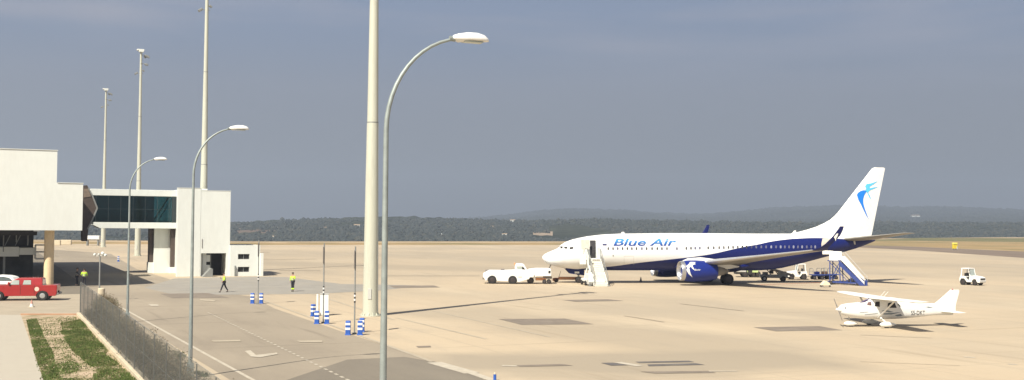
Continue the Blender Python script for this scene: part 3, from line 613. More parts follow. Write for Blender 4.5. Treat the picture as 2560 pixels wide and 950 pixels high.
def street_lamp(b, a, label, first=None):
    loc = W(a, b)
    if first: return dup(first, loc, PHI, label)
    t = thing('street_lamp', label, 'street lamp', loc, PHI, 'curved arm street lamps in a row along the fence')
    pts = [(0, 0, -.3), (0, 0, .25), (0, 0, 4), (0, 0, 8.08)]; rad = [.088, .085, .066, .050]
    for k in range(1, 13):
        a_ = k/12*PI*.47; pts.append((1.68-1.68*math.cos(a_), 0, 8.08+1.95*math.sin(a_)*1.0)); rad.append(.050-.020*k/12)
    MB().tube(pts, rad, 16).build('pole', M['galv'], t, smooth=True)
    MB().lathe((0, 0, 0), [(0, .26), (.04, .26)], 'z', 4).box((0, 0, .3), (.24, .24, .6)).build('base_plate', M['galv'], t)
    MB().box((0, -.082, 1.0), (.09, .02, .34)).build('access_hatch', M['galv2'], t, bevel=.004); e = pts[-1]; h = MB(); rings = []
    for u, hw, zt, zb in ((-.14, .04, .03, -.02), (-.11, .08, .07, -.03), (0, .12, .11, -.075), (.2, .14, .150, -.035), (.40, .14, .155, -.03), (.55, .12, .12, -.025), (.63, .08, .06, -.02), (.66, .03, .01, -.015)):
        rings.append([(e[0]+u, hw*math.sin(k/16*2*PI), e[2]+(zt if math.cos(k/16*2*PI) > 0 else -zb)*math.cos(k/16*2*PI)) for k in range(16)])
    h.loft(rings); h.build('lamp_head', M['white'], t, smooth=True, ang=60)
    MB().box((e[0]+.30, 0, e[2]-.045), (.42, .2, .03)).build('lens', M['glassp'], t, bevel=.01)
    MB().tube([(e[0]-.2, 0, e[2]-.0), (e[0]-.08, 0, e[2]-.02)], .05, 10).build('clamp', M['galv'], t)
    return t
L0 = street_lamp(21.0, a_at(962, 21.0), 'nearest, largest street lamp, its pole beside the thick floodlight mast')
street_lamp(46.0, 7.35, 'middle street lamp standing by weeds and passing before the white stair tower', L0)
street_lamp(72.0, 7.72, 'farthest street lamp, standing in the scrub before the glazed bridge', L0)
# ------------------------------------------------------------------ sign posts with blue barrier blocks
def sign_post(px, py, pyt, label, band=True, sc=1.):
    p = G(px, py); t = thing('sign_post', label, 'sign post', (p.x, p.y, 0), math.atan2(p.x, -p.y)+.0, 'thin sign posts with edge-on panels beside the apron')
    h = D(px, pyt, p.y)[2]
    MB().tube([(0, 0, 0), (0, 0, h)], .04, 8).build('pole', M['galv2'], t, smooth=True)
    b = MB(); b.box((0, 0, .04), (.24, .24, .08)); b.build('base', M['galv2'], t)
    MB().box((.05, .06, h-.72), (.05, .5, 1.0)).build('sign_panel', M['signdark'], t, bevel=.01)
    if band:
        for z in (1.75, 1.98, 2.2): MB().lathe((0, 0, z), [(0, .05), (.08, .05)], 'z', 10).build('black_band', M['text'], t)
        for z in (1.86, 2.09): MB().lathe((0, 0, z), [(0, .055), (.1, .055)], 'z', 10).build('white_band', M['white'], t)
    return t
sign_post(808, 808, 608, 'tall thin sign post between two blue blocks, in front of the white cabinet')
sign_post(886, 835, 616, 'nearest thin sign post, between two blue blocks left of the thick mast')
sign_post(645, 761, 600, 'thin sign post between two blue blocks before the annex corner')
sign_post(526, 690, 590, 'thin sign post standing right in the tower doorway', False)
for o_ in list(C.objects):
    if o_.get('label') == 'thin sign post standing right in the tower doorway':
        for z in (.85, 2.0): MB().box((.28, 0, z), (.42, .3, .8)).build('signal_box', M['wall'], o_, bevel=.05)
sign_post(505, 691, 592, 'thin sign post against the left edge of the tower doorway', False)
def barrier_block(px, py, label, first=None, rz=0.):
    p = G(px, py)
    if first: return dup(first, (p.x, p.y, 0), rz, label)
    t = thing('barrier_block', label, 'barrier', (p.x, p.y, 0), rz, 'blue and white barrier blocks round the sign posts')
    MB().box((0, 0, .40), (.27, .25, .80)).build('body', M['bblue'], t, bevel=.04)
    MB().box((0, 0, .03), (.32, .30, .06)).build('foot', M['bblue'], t, bevel=.01)
    for z in (.62, .36): MB().box((0, 0, z), (.282, .262, .16)).build('white_band', M['white'], t, bevel=.035)
    return t
B0 = barrier_block(870, 838, 'blue and white block left of the nearest sign post')
for px, py, lb, rz in ((900, 838, 'blue and white block right of the nearest sign post', .1), (792, 810, 'blue and white block just left of the sign post by the cabinet', 0), (817, 810, 'blue and white block right of the sign post by the cabinet', .1), (783, 791, 'blue and white block farther back, left of the white cabinet', .7), (631, 759, 'blue and white block left of the sign post before the annex', 0), (653, 759, 'blue and white block right of the sign post before the annex', 0), (905, 830, 'mostly hidden blue block just behind the others left of the thick mast', 0), (296, 654, 'far blue block seen under the glazed bridge', .3), ):
    barrier_block(px, py, lb, B0, rz)
def simple(name, label, cat, loc, rz=0.): return thing(name, label, cat, loc, rz)
p = G(811, 789); t = simple('cabinet', 'tall white electrical cabinet behind the sign post left of the thick mast', 'cabinet', (p.x, p.y, 0), .12)
MB().box((0, 0, .72), (.56, .4, 1.4)).build('body', M['wall'], t, bevel=.02); MB().box((-.02, -.203, .72), (.48, .01, 1.25)).build('door', M['white'], t, bevel=.003); MB().box((0, 0, 1.44), (.60, .44, .04)).build('top', M['wall2'], t); MB().box((-.48, .1, .70), (.12, .12, 1.42)).build('conduit', M['wall'], t, bevel=.02)
p = G(248, 752); t = simple('camera_post', 'thin grey post topped by a cluster of small white fittings, by the fence end', 'post', (p.x, p.y, 0))
h = D(248, 640, p.y)[2]; MB().tube([(0, 0, 0), (0, 0, h)], .06, 8).build('pole', M['galv2'], t, smooth=True); MB().bar((-.38, 0, h), (.38, 0, h+.05), .05, .05).build('cross_arm', M['wall2'], t)
for x, z, s in ((-.42, .10, .11), (.42, .06, .12), (-.1, .12, .08), (.2, .2, .14)): MB().lathe((x, -.05, h+z), [(-.1, s*.5), (.05, s), (.1, s*.7)], 'y', 12).build('fitting', M['wall'] if s < .2 else M['wall2'], t, smooth=True)
p = G(252, 754); t = simple('bollard', 'stout cream concrete bollard at the foot of the camera post', 'bollard', (p.x+.22, p.y-.5, 0)); MB().lathe((0, 0, 0), [(0, .27), (1.0, .26), (1.06, .2)], 'z', 18).build('body', M['kerb'], t, smooth=True)
p = G(232, 614); t = simple('mobile_canopy', 'distant white equipment canopy on legs under the far end of the glazed bridge', 'canopy', (p.x, p.y, 0), .2)
MB().box((0, 0, 1.9), (3.1, 2, .9)).build('hood', M['white'], t, bevel=.1)
for x in (-1.2, 1.2): MB().box((x, 0, .75), (.3, 1.6, 1.5)).build('leg', M['galv2'], t)
MB().bar((1.2, 0, 1.5), (2.1, 0, .6), .3, .5).build('chute', M['white'], t)
for px, py, lb in ((165, 612, 'long low concrete barrier far beyond the terminal column'), (143, 613, 'short low concrete barrier far beyond the terminal column')):
    p = G(px, py); o = MB().box((0, 0, .6), (2.6 if px > 150 else 1.6, .6, 1.2)).build('concrete_barrier', M['kerb'], bevel=.1); o.location = p; tag(o, lb, 'barrier', 'far concrete barriers')
p = G(1237, 952); t = simple('marker_post', 'small blue marker post with pale cap at the near edge of the apron', 'post', (p.x, p.y, 0)); MB().lathe((0, 0, 0), [(0, .06), (.26, .06)], 'z', 12).build('post', M['bblue'], t); MB().lathe((0, 0, .261), [(0, .05), (.05, .045), (.07, .02)], 'z', 12).build('cap', M['kerb'], t)
p = G(79, 768); t = simple('traffic_cone', 'small white and red cone on the forecourt below the red pickup', 'cone', (p.x, p.y, .01)); MB().box((0, 0, .02), (.36, .36, .04)).build('base', M['kerb'], t); MB().lathe((0, 0, .04), [(0, .13), (.2, .09)], 'z', 14).build('lower_cone', M['wall'], t); MB().lathe((0, 0, .24), [(0, .09), (.12, .055), (.28, .02)], 'z', 14).build('upper_cone', mat('faded_red', (.5, .25, .2), .7), t)
p = G(1602, 705); t = simple('traffic_cone', 'small dark cone on the apron under the airliner belly', 'cone', (p.x, p.y, .01)); MB().box((0, 0, .02), (.4, .4, .04)).lathe((0, 0, .04), [(0, .14), (.5, .03)], 'z', 12).build('cone', M['signdark'], t)
p = G(2387, 626); t = simple('taxiway_marker', 'boxy yellow marker board on the dry grass, far to the right', 'marker', (p.x, p.y, 0), .3); MB().box((0, 0, 1.0), (1.3, .5, 1.1)).build('board', M['yellow'], t, bevel=.05); MB().box((0, 0, 1.8), (1.35, .7, .45)).build('hood', mat('pale_yellow', (.75, .68, .12), .6), t, bevel=.1); MB().box((.5, -.3, .7), (.25, .1, .7)).build('side_panel', M['wall2'], t)
for x in (-.4, .4): MB().box((x, 0, .22), (.1, .1, .45)).build('leg', M['galv2'], t)
# ------------------------------------------------------------------ airliner
AF = Frame(3.25, 117.6, math.radians(9.5), .98)
def sw(px, py):
    return AF.xz(px, py, -1.75)
SWOOSH = [(0, 0), (2.3, 1.2)]+[sw(*p) for p in ((1412, 675), (1460, 673), (1520, 668), (1600, 657), (1694, 646.5), (1767, 637), (1839, 621.5), (1866, 616), (1893, 611.5), (1924, 605), (1966, 599), (2008, 596), (2050, 595), (2114, 597.5), (2177, 601))]+[(40, 5.0)]
M['livery'] = livery()
class Skin:                                                     # finds points of a body's surface seen at photo points, in its own frame
    def __init__(s, fr, ob):
        s.fr = fr; s.b = BVHTree.FromPolygons([Vector(fr.w(*v.co)) for v in ob.data.vertices], [p.vertices for p in ob.data.polygons])
    def at(s, px, py, off=.015):
        h = s.b.ray_cast(Vector((0, 0, H)), Vector(ray(px, py)).normalized())
        if h[0] is None: return None
        d = Vector(ray(px, py)); n = h[1]; n = -n if n.dot(d) > 0 else n; p = h[0]+n*off
        X, Y = p.x-s.fr.o[0], p.y-s.fr.o[1]; return Vector(((X*s.fr.c+Y*s.fr.s)/s.fr.sc, (-X*s.fr.s+Y*s.fr.c)/s.fr.sy, p.z/s.fr.sy))
    def decal(s, name, pp, m, parent, off=.02, cuts=0):
        bm = bmesh.new(); vs = [bm.verts.new((x, y, 0)) for x, y in pp]; bm.faces.new(vs); bm.normal_update()
        bmesh.ops.triangulate(bm, faces=bm.faces)
        if cuts: bmesh.ops.subdivide_edges(bm, edges=bm.edges, cuts=cuts, use_grid_fill=True); bmesh.ops.triangulate(bm, faces=bm.faces)
        mb = MB(); vv = []; ok = True
        for v in bm.verts:
            q = s.at(v.co.x, v.co.y, off)
            if q is None: q = vv[-1] if vv else Vector((0, 0, 0))
            vv.append(q)
        bm.verts.index_update(); mb.add(vv, [tuple(v.index for v in f.verts) for f in bm.faces]); bm.free()
        return mb.build(name, m, parent)
def ell_ring(x, zb, zt, hw, n=48, e=1.):
    cz, hh = (zb+zt)/2, (zt-zb)/2; r = []
    for k in range(n):
        a = 2*PI*k/n; c, s_ = math.cos(a), math.sin(a); r.append((x, hw*math.copysign(abs(c)**e, c), cz+hh*math.copysign(abs(s_)**e, s_)))
    return r
def foil(x, y, z, chord, th, tilt=0., n=14):                    # aerofoil section, chord along x; tilt turns its thickness towards -y/+y
    up, ring = [], []
    for k in range(n+1):
        t = (1-math.cos(PI*k/n))/2; h = th*chord*(2.97*math.sqrt(t)-1.26*t-3.516*t*t+2.843*t**3-1.04*t**4)/2*1.0; up.append((t, h))
    for t, h in up: ring.append((t, h*1.15))
    for t, h in reversed(up[1:-1]): ring.append((t, -h*.85))
    return [(x+t*chord, y-math.sin(tilt)*h, z+math.cos(tilt)*h) for t, h in ring]
def textmesh(body, box, shear=0., bold=0., curvefit=None, cuts=2):
    cu = bpy.data.curves.new('txt', 'FONT'); cu.body = body; cu.shear = shear; cu.offset = bold; cu.resolution_u = 4
    o = bpy.data.objects.new('txt', cu); C.objects.link(o); bpy.context.view_layer.update()
    me = bpy.data.meshes.new_from_object(o.evaluated_get(bpy.context.evaluated_depsgraph_get())); bpy.data.objects.remove(o)
    bm = bmesh.new(); bm.from_mesh(me); bmesh.ops.triangulate(bm, faces=bm.faces); bmesh.ops.subdivide_edges(bm, edges=bm.edges, cuts=cuts, use_grid_fill=True)
    bmesh.ops.triangulate(bm, faces=bm.faces); bm.verts.index_update()
    xs = [v.co.x for v in bm.verts]; ys = [v.co.y for v in bm.verts]; x0, x1, y0, y1 = min(xs), max(xs), min(ys), max(ys)
    a0, a1, b0, b1 = box; vs = [((v.co.x-x0)/(x1-x0)*(a1-a0)+a0, (v.co.y-y0)/(y1-y0)*(b1-b0)+b0) for v in bm.verts]
    fs = [tuple(v.index for v in f.verts) for f in bm.faces]; bm.free(); return vs, fs
def lettermat():
    m = bpy.data.materials.new('lettering_blue'); m.use_nodes = True; nt = m.node_tree; N, L = nt.nodes, nt.links; b = N['Principled BSDF']; b.inputs['Roughness'].default_value = .4
    tc = N.new('ShaderNodeTexCoord'); sp = N.new('ShaderNodeSeparateXYZ'); L.new(tc.outputs['Generated'], sp.inputs[0]); r = N.new('ShaderNodeValToRGB'); e = r.color_ramp.elements
    e[0].position = .1; e[0].color = (.012, .04, .24, 1); e[1].position = .9; e[1].color = (.07, .32, .66, 1); L.new(sp.outputs[2], r.inputs[0]); L.new(r.outputs[0], b.inputs['Base Color']); return m
def levels(fr, LE, TE, y, name, m, parent, th=.10, n=14):
    rings = []
    for (lx, ly), (tx, ty) in zip(LE, TE):
        x0, z = fr.xz(lx, ly, y); x1, _ = fr.xz(tx, ty, y)
        rings.append([(a, y+(c-z), z) for a, b_, c in foil(x0, y, z, x1-x0, th, 0, n)])
    return MB().loft(rings).build(name, m, parent, smooth=True)
def airliner():
    t = thing('airliner', 'large white and navy blue passenger jet parked on the apron, facing left', 'airplane', (AF.o[0], AF.o[1], 0), AF.th); t.scale = (AF.sc, 1, 1)
    tab = [(0, 2.58, 2.74, .07), (.08, 2.42, 2.88, .2), (.25, 2.24, 3.02, .38), (.6, 2.02, 3.2, .66), (1.0, 1.86, 3.37, .88), (1.4, 1.74, 3.52, 1.05), (1.7, 1.67, 3.66, 1.16), (2.0, 1.60, 3.98, 1.27), (2.5, 1.52, 4.30, 1.40), (3.2, 1.44, 4.56, 1.54), (4.0, 1.40, 4.75, 1.66), (5, 1.36, 4.94, 1.76), (6.5, 1.34, 5.12, 1.85), (8.5, 1.33, 5.23, 1.88)]
    tab += [(x, 1.34, min(5.34, 5.27+(x-11)*.02), 1.88) for x in (11, 13, 16, 19, 22, 24)]+[(25.5, 1.42, 5.35, 1.87), (27, 1.62, 5.36, 1.83), (28.5, 1.95, 5.37, 1.76), (30, 2.3, 5.38, 1.65), (31.5, 2.68, 5.38, 1.5), (33, 3.05, 5.36, 1.3), (34.5, 3.42, 5.3, 1.05), (35.8, 3.78, 5.22, .78), (36.8, 4.1, 5.12, .55), (37.6, 4.4, 5.0, .34), (38.1, 4.6, 4.9, .15)]
    f = MB().loft([ell_ring(*r) for r in tab]).build('fuselage', M['livery'], t, smooth=True, ang=60); S = Skin(AF, f)
    # wing to body fairing
    MB().loft([ell_ring(x, zb, zt, hw, 32) for x, zb, zt, hw in ((14.2, 1.5, 2.2, 1.2), (15.2, 1.22, 2.4, 1.75), (16.4, 1.06, 2.6, 1.95), (19, 1.06, 2.6, 2.02), (21.5, 1.2, 2.4, 1.9), (23.2, 1.6, 2.2, 1.1))]).build('belly_fairing', M['navy'], t, smooth=True)
    for y_ in (-.42, .38): MB().prism([(2.4, 1.62), (4.5, 1.5), (4.5, .82), (3.0, 1.0)], y_, y_+.04).build('nose_gear_door', M['navy'], t)
    MB().box((3.7, -.43, 1.12), (.5, .01, .2)).build('door_number_plate', M['white'], t)
    # windows, seen from the port side
    wx = [1520.6]+[1500+k/4.75 for k in (155, 210, 268, 325, 378, 433, 497, 553, 618, 680, 735, 795, 913, 1025, 1080, 1130, 1185, 1285, 1350, 1415, 1470, 1525, 1580, 1635, 1690, 1740, 1800, 1855)]+[1840+k/4.75 for k in (75, 125, 185, 240, 300, 357, 418, 475, 530, 580, 630, 683, 735, 785, 840, 893, 940)]
    pal = mat('passenger_window', (.10, .095, .10), .3, var=.3); pal2 = mat('window_shade_down', (.24, .25, .34), .4); pal3 = mat('window_half_shade', (.12, .12, .19), .35)
    for i, x in enumerate(wx):
        y = 621.4 if x < 1690 else (621.4-(x-1690)*.022 if x < 1880 else 617.2+(x-1880)*.001)
        if x > 1875: y = 617.3
        wd = 2.1; hh = 3.6; pp = [(x-wd, y-hh*.6), (x-wd*.55, y-hh), (x+wd*.55, y-hh), (x+wd, y-hh*.6), (x+wd, y+hh*.6), (x+wd*.55, y+hh), (x-wd*.55, y+hh), (x-wd, y+hh*.6)]
        mm = (pal2 if i % 5 in (0, 2) else pal3) if x > 1868 else (pal3 if i in (2, 7, 13, 16, 17) else pal)
        S.decal('passenger_window', pp, mm, t, .012)
    for pp in ([(1392, 621.5), (1399, 616.3), (1407.5, 616), (1406, 621.5)], [(1410, 621), (1411, 616.4), (1418, 616.8), (1419.5, 620), (1416, 622.5)], [(1423, 624), (1424.5, 617.8), (1432, 617), (1435, 620), (1431, 622.8)]):
        S.decal('cockpit_window', pp, M['dark'], t, .02, 1)
    S.decal('flag', [(1506, 610), (1517, 610), (1517, 614), (1506, 614)], M['navy'], t, .02)
    S.decal('static_port', [(1531.5, 637), (1534, 637), (1534, 641), (1531.5, 641)], M['galv2'], t, .02)
    S.decal('door_opening', [(1474.3, 601.5), (1488, 601.5), (1488.5, 648), (1476, 648)], M['dark'], t, .05, 5)
    S.decal('door_frame', [(1488.3, 601.5), (1490, 601.5), (1490.5, 648), (1488.8, 648)], M['galv2'], t, .055, 5)
    o = S.decal('rear_door_panel', [(2056, 596.5), (2078, 596), (2080, 601), (2066, 618), (2054, 626), (2053, 610)], mat('beige_primer', (.55, .50, .43), .6), t, .03, 2); o['label'] = 'beige unpainted rear door panel'
    S.decal('aft_service_mark', [(2133, 603), (2137.5, 603), (2139, 611), (2135, 611)], M['wall2'], t, .03)
    def outline(x0, x1, y0, y1, m_):
        for q in ([(x0, y0), (x0+.5, y0), (x0+.5, y1), (x0, y1)], [(x1, y0), (x1+.5, y0), (x1+.5, y1), (x1, y1)], [(x0, y0), (x1, y0), (x1, y0+.5), (x0, y0+.5)]): S.decal('hatch_seam', q, m_, t, .012, 2)
    outline(1741, 1749, 611, 627, M['wall2']); outline(1757, 1765, 611, 627, M['wall2']); outline(1560, 1584, 640, 662, M['wall2'])
    # forward door swung open, flat against the nose side
    dq = [AF.xz(x, y, -2.05) for x, y in ((1451, 598.5), (1472.5, 598.5), (1473.5, 624), (1452, 624))]; dd = MB(); dd.prism(dq, -2.25, -2.08); dd.build('front_door', mat('door_inner', (.66, .62, .54), .6), t, bevel=.05)
    # lettering on the fuselage side
    vs, fs = textmesh('Blue Air', (1533, 1691, 614.8, 596.8), .24, .022); vv = []
    for x, y in vs: q = S.at(x, y-(x-1533)*.001, .03); vv.append(q)
    MB().add(vv, fs).build('lettering', lettermat(), t)
    # fin, its emblem, tailplanes
    py = [592, 586, 583, 580, 574, 567, 558, 549, 540, 532, 510, 480, 450, 428, 421, 418.5]
    lt = [(418.5, 2186), (421, 2180), (425, 2177), (532, 2094), (540, 2086), (549, 2076), (558, 2060), (567, 2040), (574, 2018), (580, 1995), (583, 1980), (586, 1970), (592, 1966)]
    LE = [(interp(lt, y), y) for y in py]; TE = [(2179+(586-y)/168*34-(3 if y < 419 else 0), y) for y in py]
    fin = levels(AF, LE, TE, 0., 'tail_fin', M['white'], t, .085); SF = Skin(AF, fin)
    z8 = lambda pts: [(1980+x/3.959, 400+y/3.959) for x, y in pts]
    e1 = SF.decal('emblem', z8([(641, 345), (652, 325), (680, 306), (715, 298), (737, 312), (716, 345), (704, 385), (705, 430), (722, 490), (742, 545), (762, 595), (735, 550), (705, 490), (682, 440), (655, 392)]), M['bird'], fin, .03, 1)
    e1['label'] = 'blue swallow wing'
    SF.decal('emblem', z8([(722, 262), (738, 238), (780, 232), (850, 208), (806, 240), (770, 262), (768, 280), (810, 270), (852, 266), (805, 286), (768, 302), (752, 322), (768, 350), (785, 398), (762, 365), (745, 325), (722, 296), (735, 285)]), M['birdl'], fin, .03, 1)
    for sg in (-1, 1):
        MB().loft([foil(33.3, sg*.3, 4.75, 4.3, .10), foil(33.9, sg*.95, 4.8, 3.9, .10), foil(37.5, sg*7.0, 5.55, 1.45, .09), foil(37.9, sg*7.25, 5.58, 1.0, .06)]).build('tailplane', M['wingu'], t, smooth=True)
    MB().prism([(28.2, 5.34), (28.55, 5.72), (28.7, 5.72), (28.75, 5.34)], -.03, .03).build('antenna', M['white'], t)
    MB().prism([(8.6, 5.2), (8.75, 5.42), (9.0, 5.42), (9.05, 5.2)], -.03, .03).build('antenna', M['white'], t)
    MB().prism([(13.0, 1.36), (13.3, 1.0), (13.4, 1.0), (13.45, 1.36)], -.02, .02).build('antenna', M['navy'], t)
    MB().lathe((37.6, 0, 4.78), [(0, .2), (.5, .13)], 'x', 12).build('exhaust', M['galv2'], t)
    # wings
    for sg in (-1, 1):
        tl, tz = AF.xz(2030, 624.8, -17.0); tz -= .02
        secs = [foil(14.5, sg*.5, 1.85, 7.0, .12), foil(15.0, sg*1.9, 2.0, 6.5, .12), foil(16.3, sg*5.5, 2.42, 4.95, .12), foil(19.1, sg*11, 3.15, 3.2, .105), foil(tl, sg*17.0, tz, 1.6, .09)]
        wm = MB(); wm.loft(secs); nr = len(secs[0]); wm.mi = []
        for i in range(len(secs)-1):
            for k in range(nr): wm.mi.append(1 if (k < 4 or k >= nr-3) else (0))
        wm.mi += [0, 0]
        w = wm.build('wing', [M['wingu'], M['wingl']], t, smooth=True)
        wl = [foil(tl, sg*17.0, tz, 1.6, .09, 0)]
        for x0, x1, yy, ly, tt in ((2049, 2070, 620, 17.55, .5), (2064, 2081, 609, 17.85, 1.0), (2074, 2091, 599, 18.0, 1.25), (2084, 2101, 588, 18.12, 1.3), (2094, 2107, 575, 18.25, 1.3), (2100, 2109.5, 566, 18.32, 1.3)):
            xa, za = AF.xz(x0, yy, -ly); xb, _ = AF.xz(x1, yy, -ly); wl.append(foil(xa, sg*ly, za, xb-xa, .09, sg*tt))
        wo = MB().loft(wl).build('winglet', M['navy'], w, smooth=True)
        if sg < 0:
            q = lambda x, y: Vector((lambda a: (a[0], -18.12-(a[1]-5)*.16, a[1]))(AF.xz(1840+x/4.75, 540+y/4.75, -18.2)))
            MB().add([q(*p) for p in ((1170, 240), (1200, 205), (1215, 210), (1205, 245), (1195, 262), (1190, 300), (1178, 268), (1165, 255))], [tuple(range(8))]).build('emblem', M['white'], wo)
        for y in (6.6, 9.6, 12.6):
            xx, zz = interp([(5.5, 20.8), (11, 22.0), (17, 23.5)], y), interp([(5.5, 2.15), (11, 2.9), (17, 3.8)], y)
            MB().loft([ell_ring(xx+u, zz-hh*1.6, zz+hh*.4, hh*.7, 12) for u, hh in ((-1.6, .03), (-1.1, .16), (-.3, .2), (.4, .17), (.95, .03))]).build('flap_fairing', M['wingl'] if y > 12 else M['wall2'], w, smooth=True)
        # engine with intake, fan, nozzle and pylon
        ex, ez = 13.65, 1.50; c = (ex, sg*4.83, ez)
        e = MB().lathe(c, [(.42, 1.035), (.9, 1.10), (1.7, 1.12), (2.6, 1.08), (3.3, 1.0), (3.95, .88), (3.96, .80), (3.0, .8)], 'x', 40).build('engine', M['eblue'], t, smooth=True)
        lp = MB(); lp.lathe(c, [(.9, .78), (.3, .80), (.06, .90), (0, .97), (.08, 1.0), (.42, 1.034)], 'x', 40); del lp.f[-2:]; del lp.mi[-2:]; lp.build('intake_ring', M['chrome'], e, smooth=True, ang=60)
        MB().lathe(c, [(.85, .779), (.9, .779)], 'x', 32).build('fan', M['galv2'], e); MB().lathe(c, [(.5, .02), (.6, .12), (.84, .25)], 'x', 20).build('spinner', M['dark'], e, smooth=True)
        MB().lathe(c, [(2.9, .62), (4.3, .52), (4.9, .38)], 'x', 28).lathe(c, [(4.7, .3), (5.5, .05)], 'x', 20).build('exhaust_nozzle', M['wingu'], e, smooth=True)
        py_ = MB(); y0 = sg*4.83; rings = []
        for x, zl, zh, hw in ((14.0, 2.45, 2.55, .05), (14.6, 2.4, 2.80, .17), (16.0, 2.35, 2.9, .25), (17.6, 1.9, 2.7, .25), (19.0, 1.7, 2.2, .2), (20.2, 1.9, 2.0, .04)): rings.append([(x, y0-hw, zl), (x, y0+hw, zl), (x, y0+hw*.8, zh), (x, y0-hw*.8, zh)])
        py_.loft(rings).build('pylon', M['white'] , e, smooth=True, ang=30)
        if sg < 0:
            SE = Skin(AF, e); z6 = lambda pts: [(1660+x/5.5875, 550+y/5.5875) for x, y in pts]
            SE.decal('emblem', z6([(303, 655), (318, 636), (345, 622), (352, 602), (372, 588), (396, 590), (446, 592), (414, 606), (446, 618), (404, 628), (400, 650), (436, 712), (396, 680), (374, 652), (350, 668), (368, 740), (398, 802), (342, 752), (314, 700)]), M['white'], e, .03, 1)
            vs, fs = textmesh('Blue Air', (1737, 1751, 676.5, 672.3), .2, .01, cuts=0); MB().add([SE.at(x, y, .03) for x, y in vs], fs).build('lettering', M['white'], e)
    def wheel(par, c, r, w, rm='rimd'):
        o = MB().lathe(c, [(-w/2, r*.62), (-w/2, r*.86), (-w*.3, r), (w*.3, r), (w/2, r*.86), (w/2, r*.62)], 'y', 26).build('wheel', M['rubber'], par, smooth=True)
        MB().lathe(c, [(-w/2-.01, r*.2), (-w/2-.012, r*.5), (-w/2+.01, r*.6), (w/2-.01, r*.6), (w/2+.012, r*.5), (w/2+.01, r*.2)], 'y', 20).build('rim', M[rm], o, smooth=True)
    ng = MB().tube([(4.0, 0, .34), (3.95, 0, 1.6)], .09, 10).build('nose_gear', M['wall2'], t, smooth=True); MB().bar((3.2, 0, 1.6), (4.0, 0, .7), .06, .06).build('drag_strut', M['wall2'], ng)
    for y in (-.2, .2): wheel(ng, (4.0, y, .345), .345, .2)
    for sg in (-1, 1):
        g = MB().tube([(19.6, sg*2.86, .56), (19.55, sg*2.9, 2.1)], .14, 10).build('main_gear', M['wall2'], t, smooth=True); MB().bar((19.6, sg*2.7, .9), (19.6, sg*1.2, 1.8), .1, .1).build('side_strut', M['wall2'], g)
        for d in (-.43, .43): wheel(g, (19.6, sg*2.86+d, .565), .565, .38)
    return t
airliner()
# ------------------------------------------------------------------ wheels and small vehicles
def vwheel(par, x, y, r, w, rim='rim', z=None):
    z = r if z is None else z
    o = MB().lathe((x, y, z), [(-w/2, r*.62), (-w/2, r*.9), (-w*.35, r), (w*.35, r), (w/2, r*.9), (w/2, r*.62)], 'y', 24).build('wheel', M['rubber'], par, smooth=True)
    MB().lathe((x, y, z), [(-w/2-.012, r*.15), (-w/2-.015, r*.4), (-w/2+.01, r*.6), (w/2-.01, r*.6), (w/2+.015, r*.4), (w/2+.012, r*.15)], 'y', 18).build('rim', M[rim], o, smooth=True)
def taper(mb, poly, y0, y1, inset, zlo):                        # side profile pushed across the width, narrower above zlo
    zt = max(p[1] for p in poly)
    def f(p): return inset*max(0, (p[1]-zlo)/(zt-zlo))
    n = len(poly); vs = [(p[0], y0+f(p), p[1]) for p in poly]+[(p[0], y1-f(p), p[1]) for p in poly]
    return mb.add(vs, [tuple(range(n)), tuple(range(2*n-1, n-1, -1))]+[(k, n+k, n+(k+1) % n, (k+1) % n) for k in range(n)])
def arches(x0, x1, z0, cx, r, n=8):                             # sill line with wheel arches, left to right
    pts = [(x0, z0)]
    for c in cx:
        a0 = math.acos(max(-1, min(1, 1))) ; zz = z0
        for k in range(n+1):
            a = PI-PI*k/n; pts.append((c+r*math.cos(a), max(z0, r*.9*math.sin(a)+z0*.95)))
    return pts+[(x1, z0)]
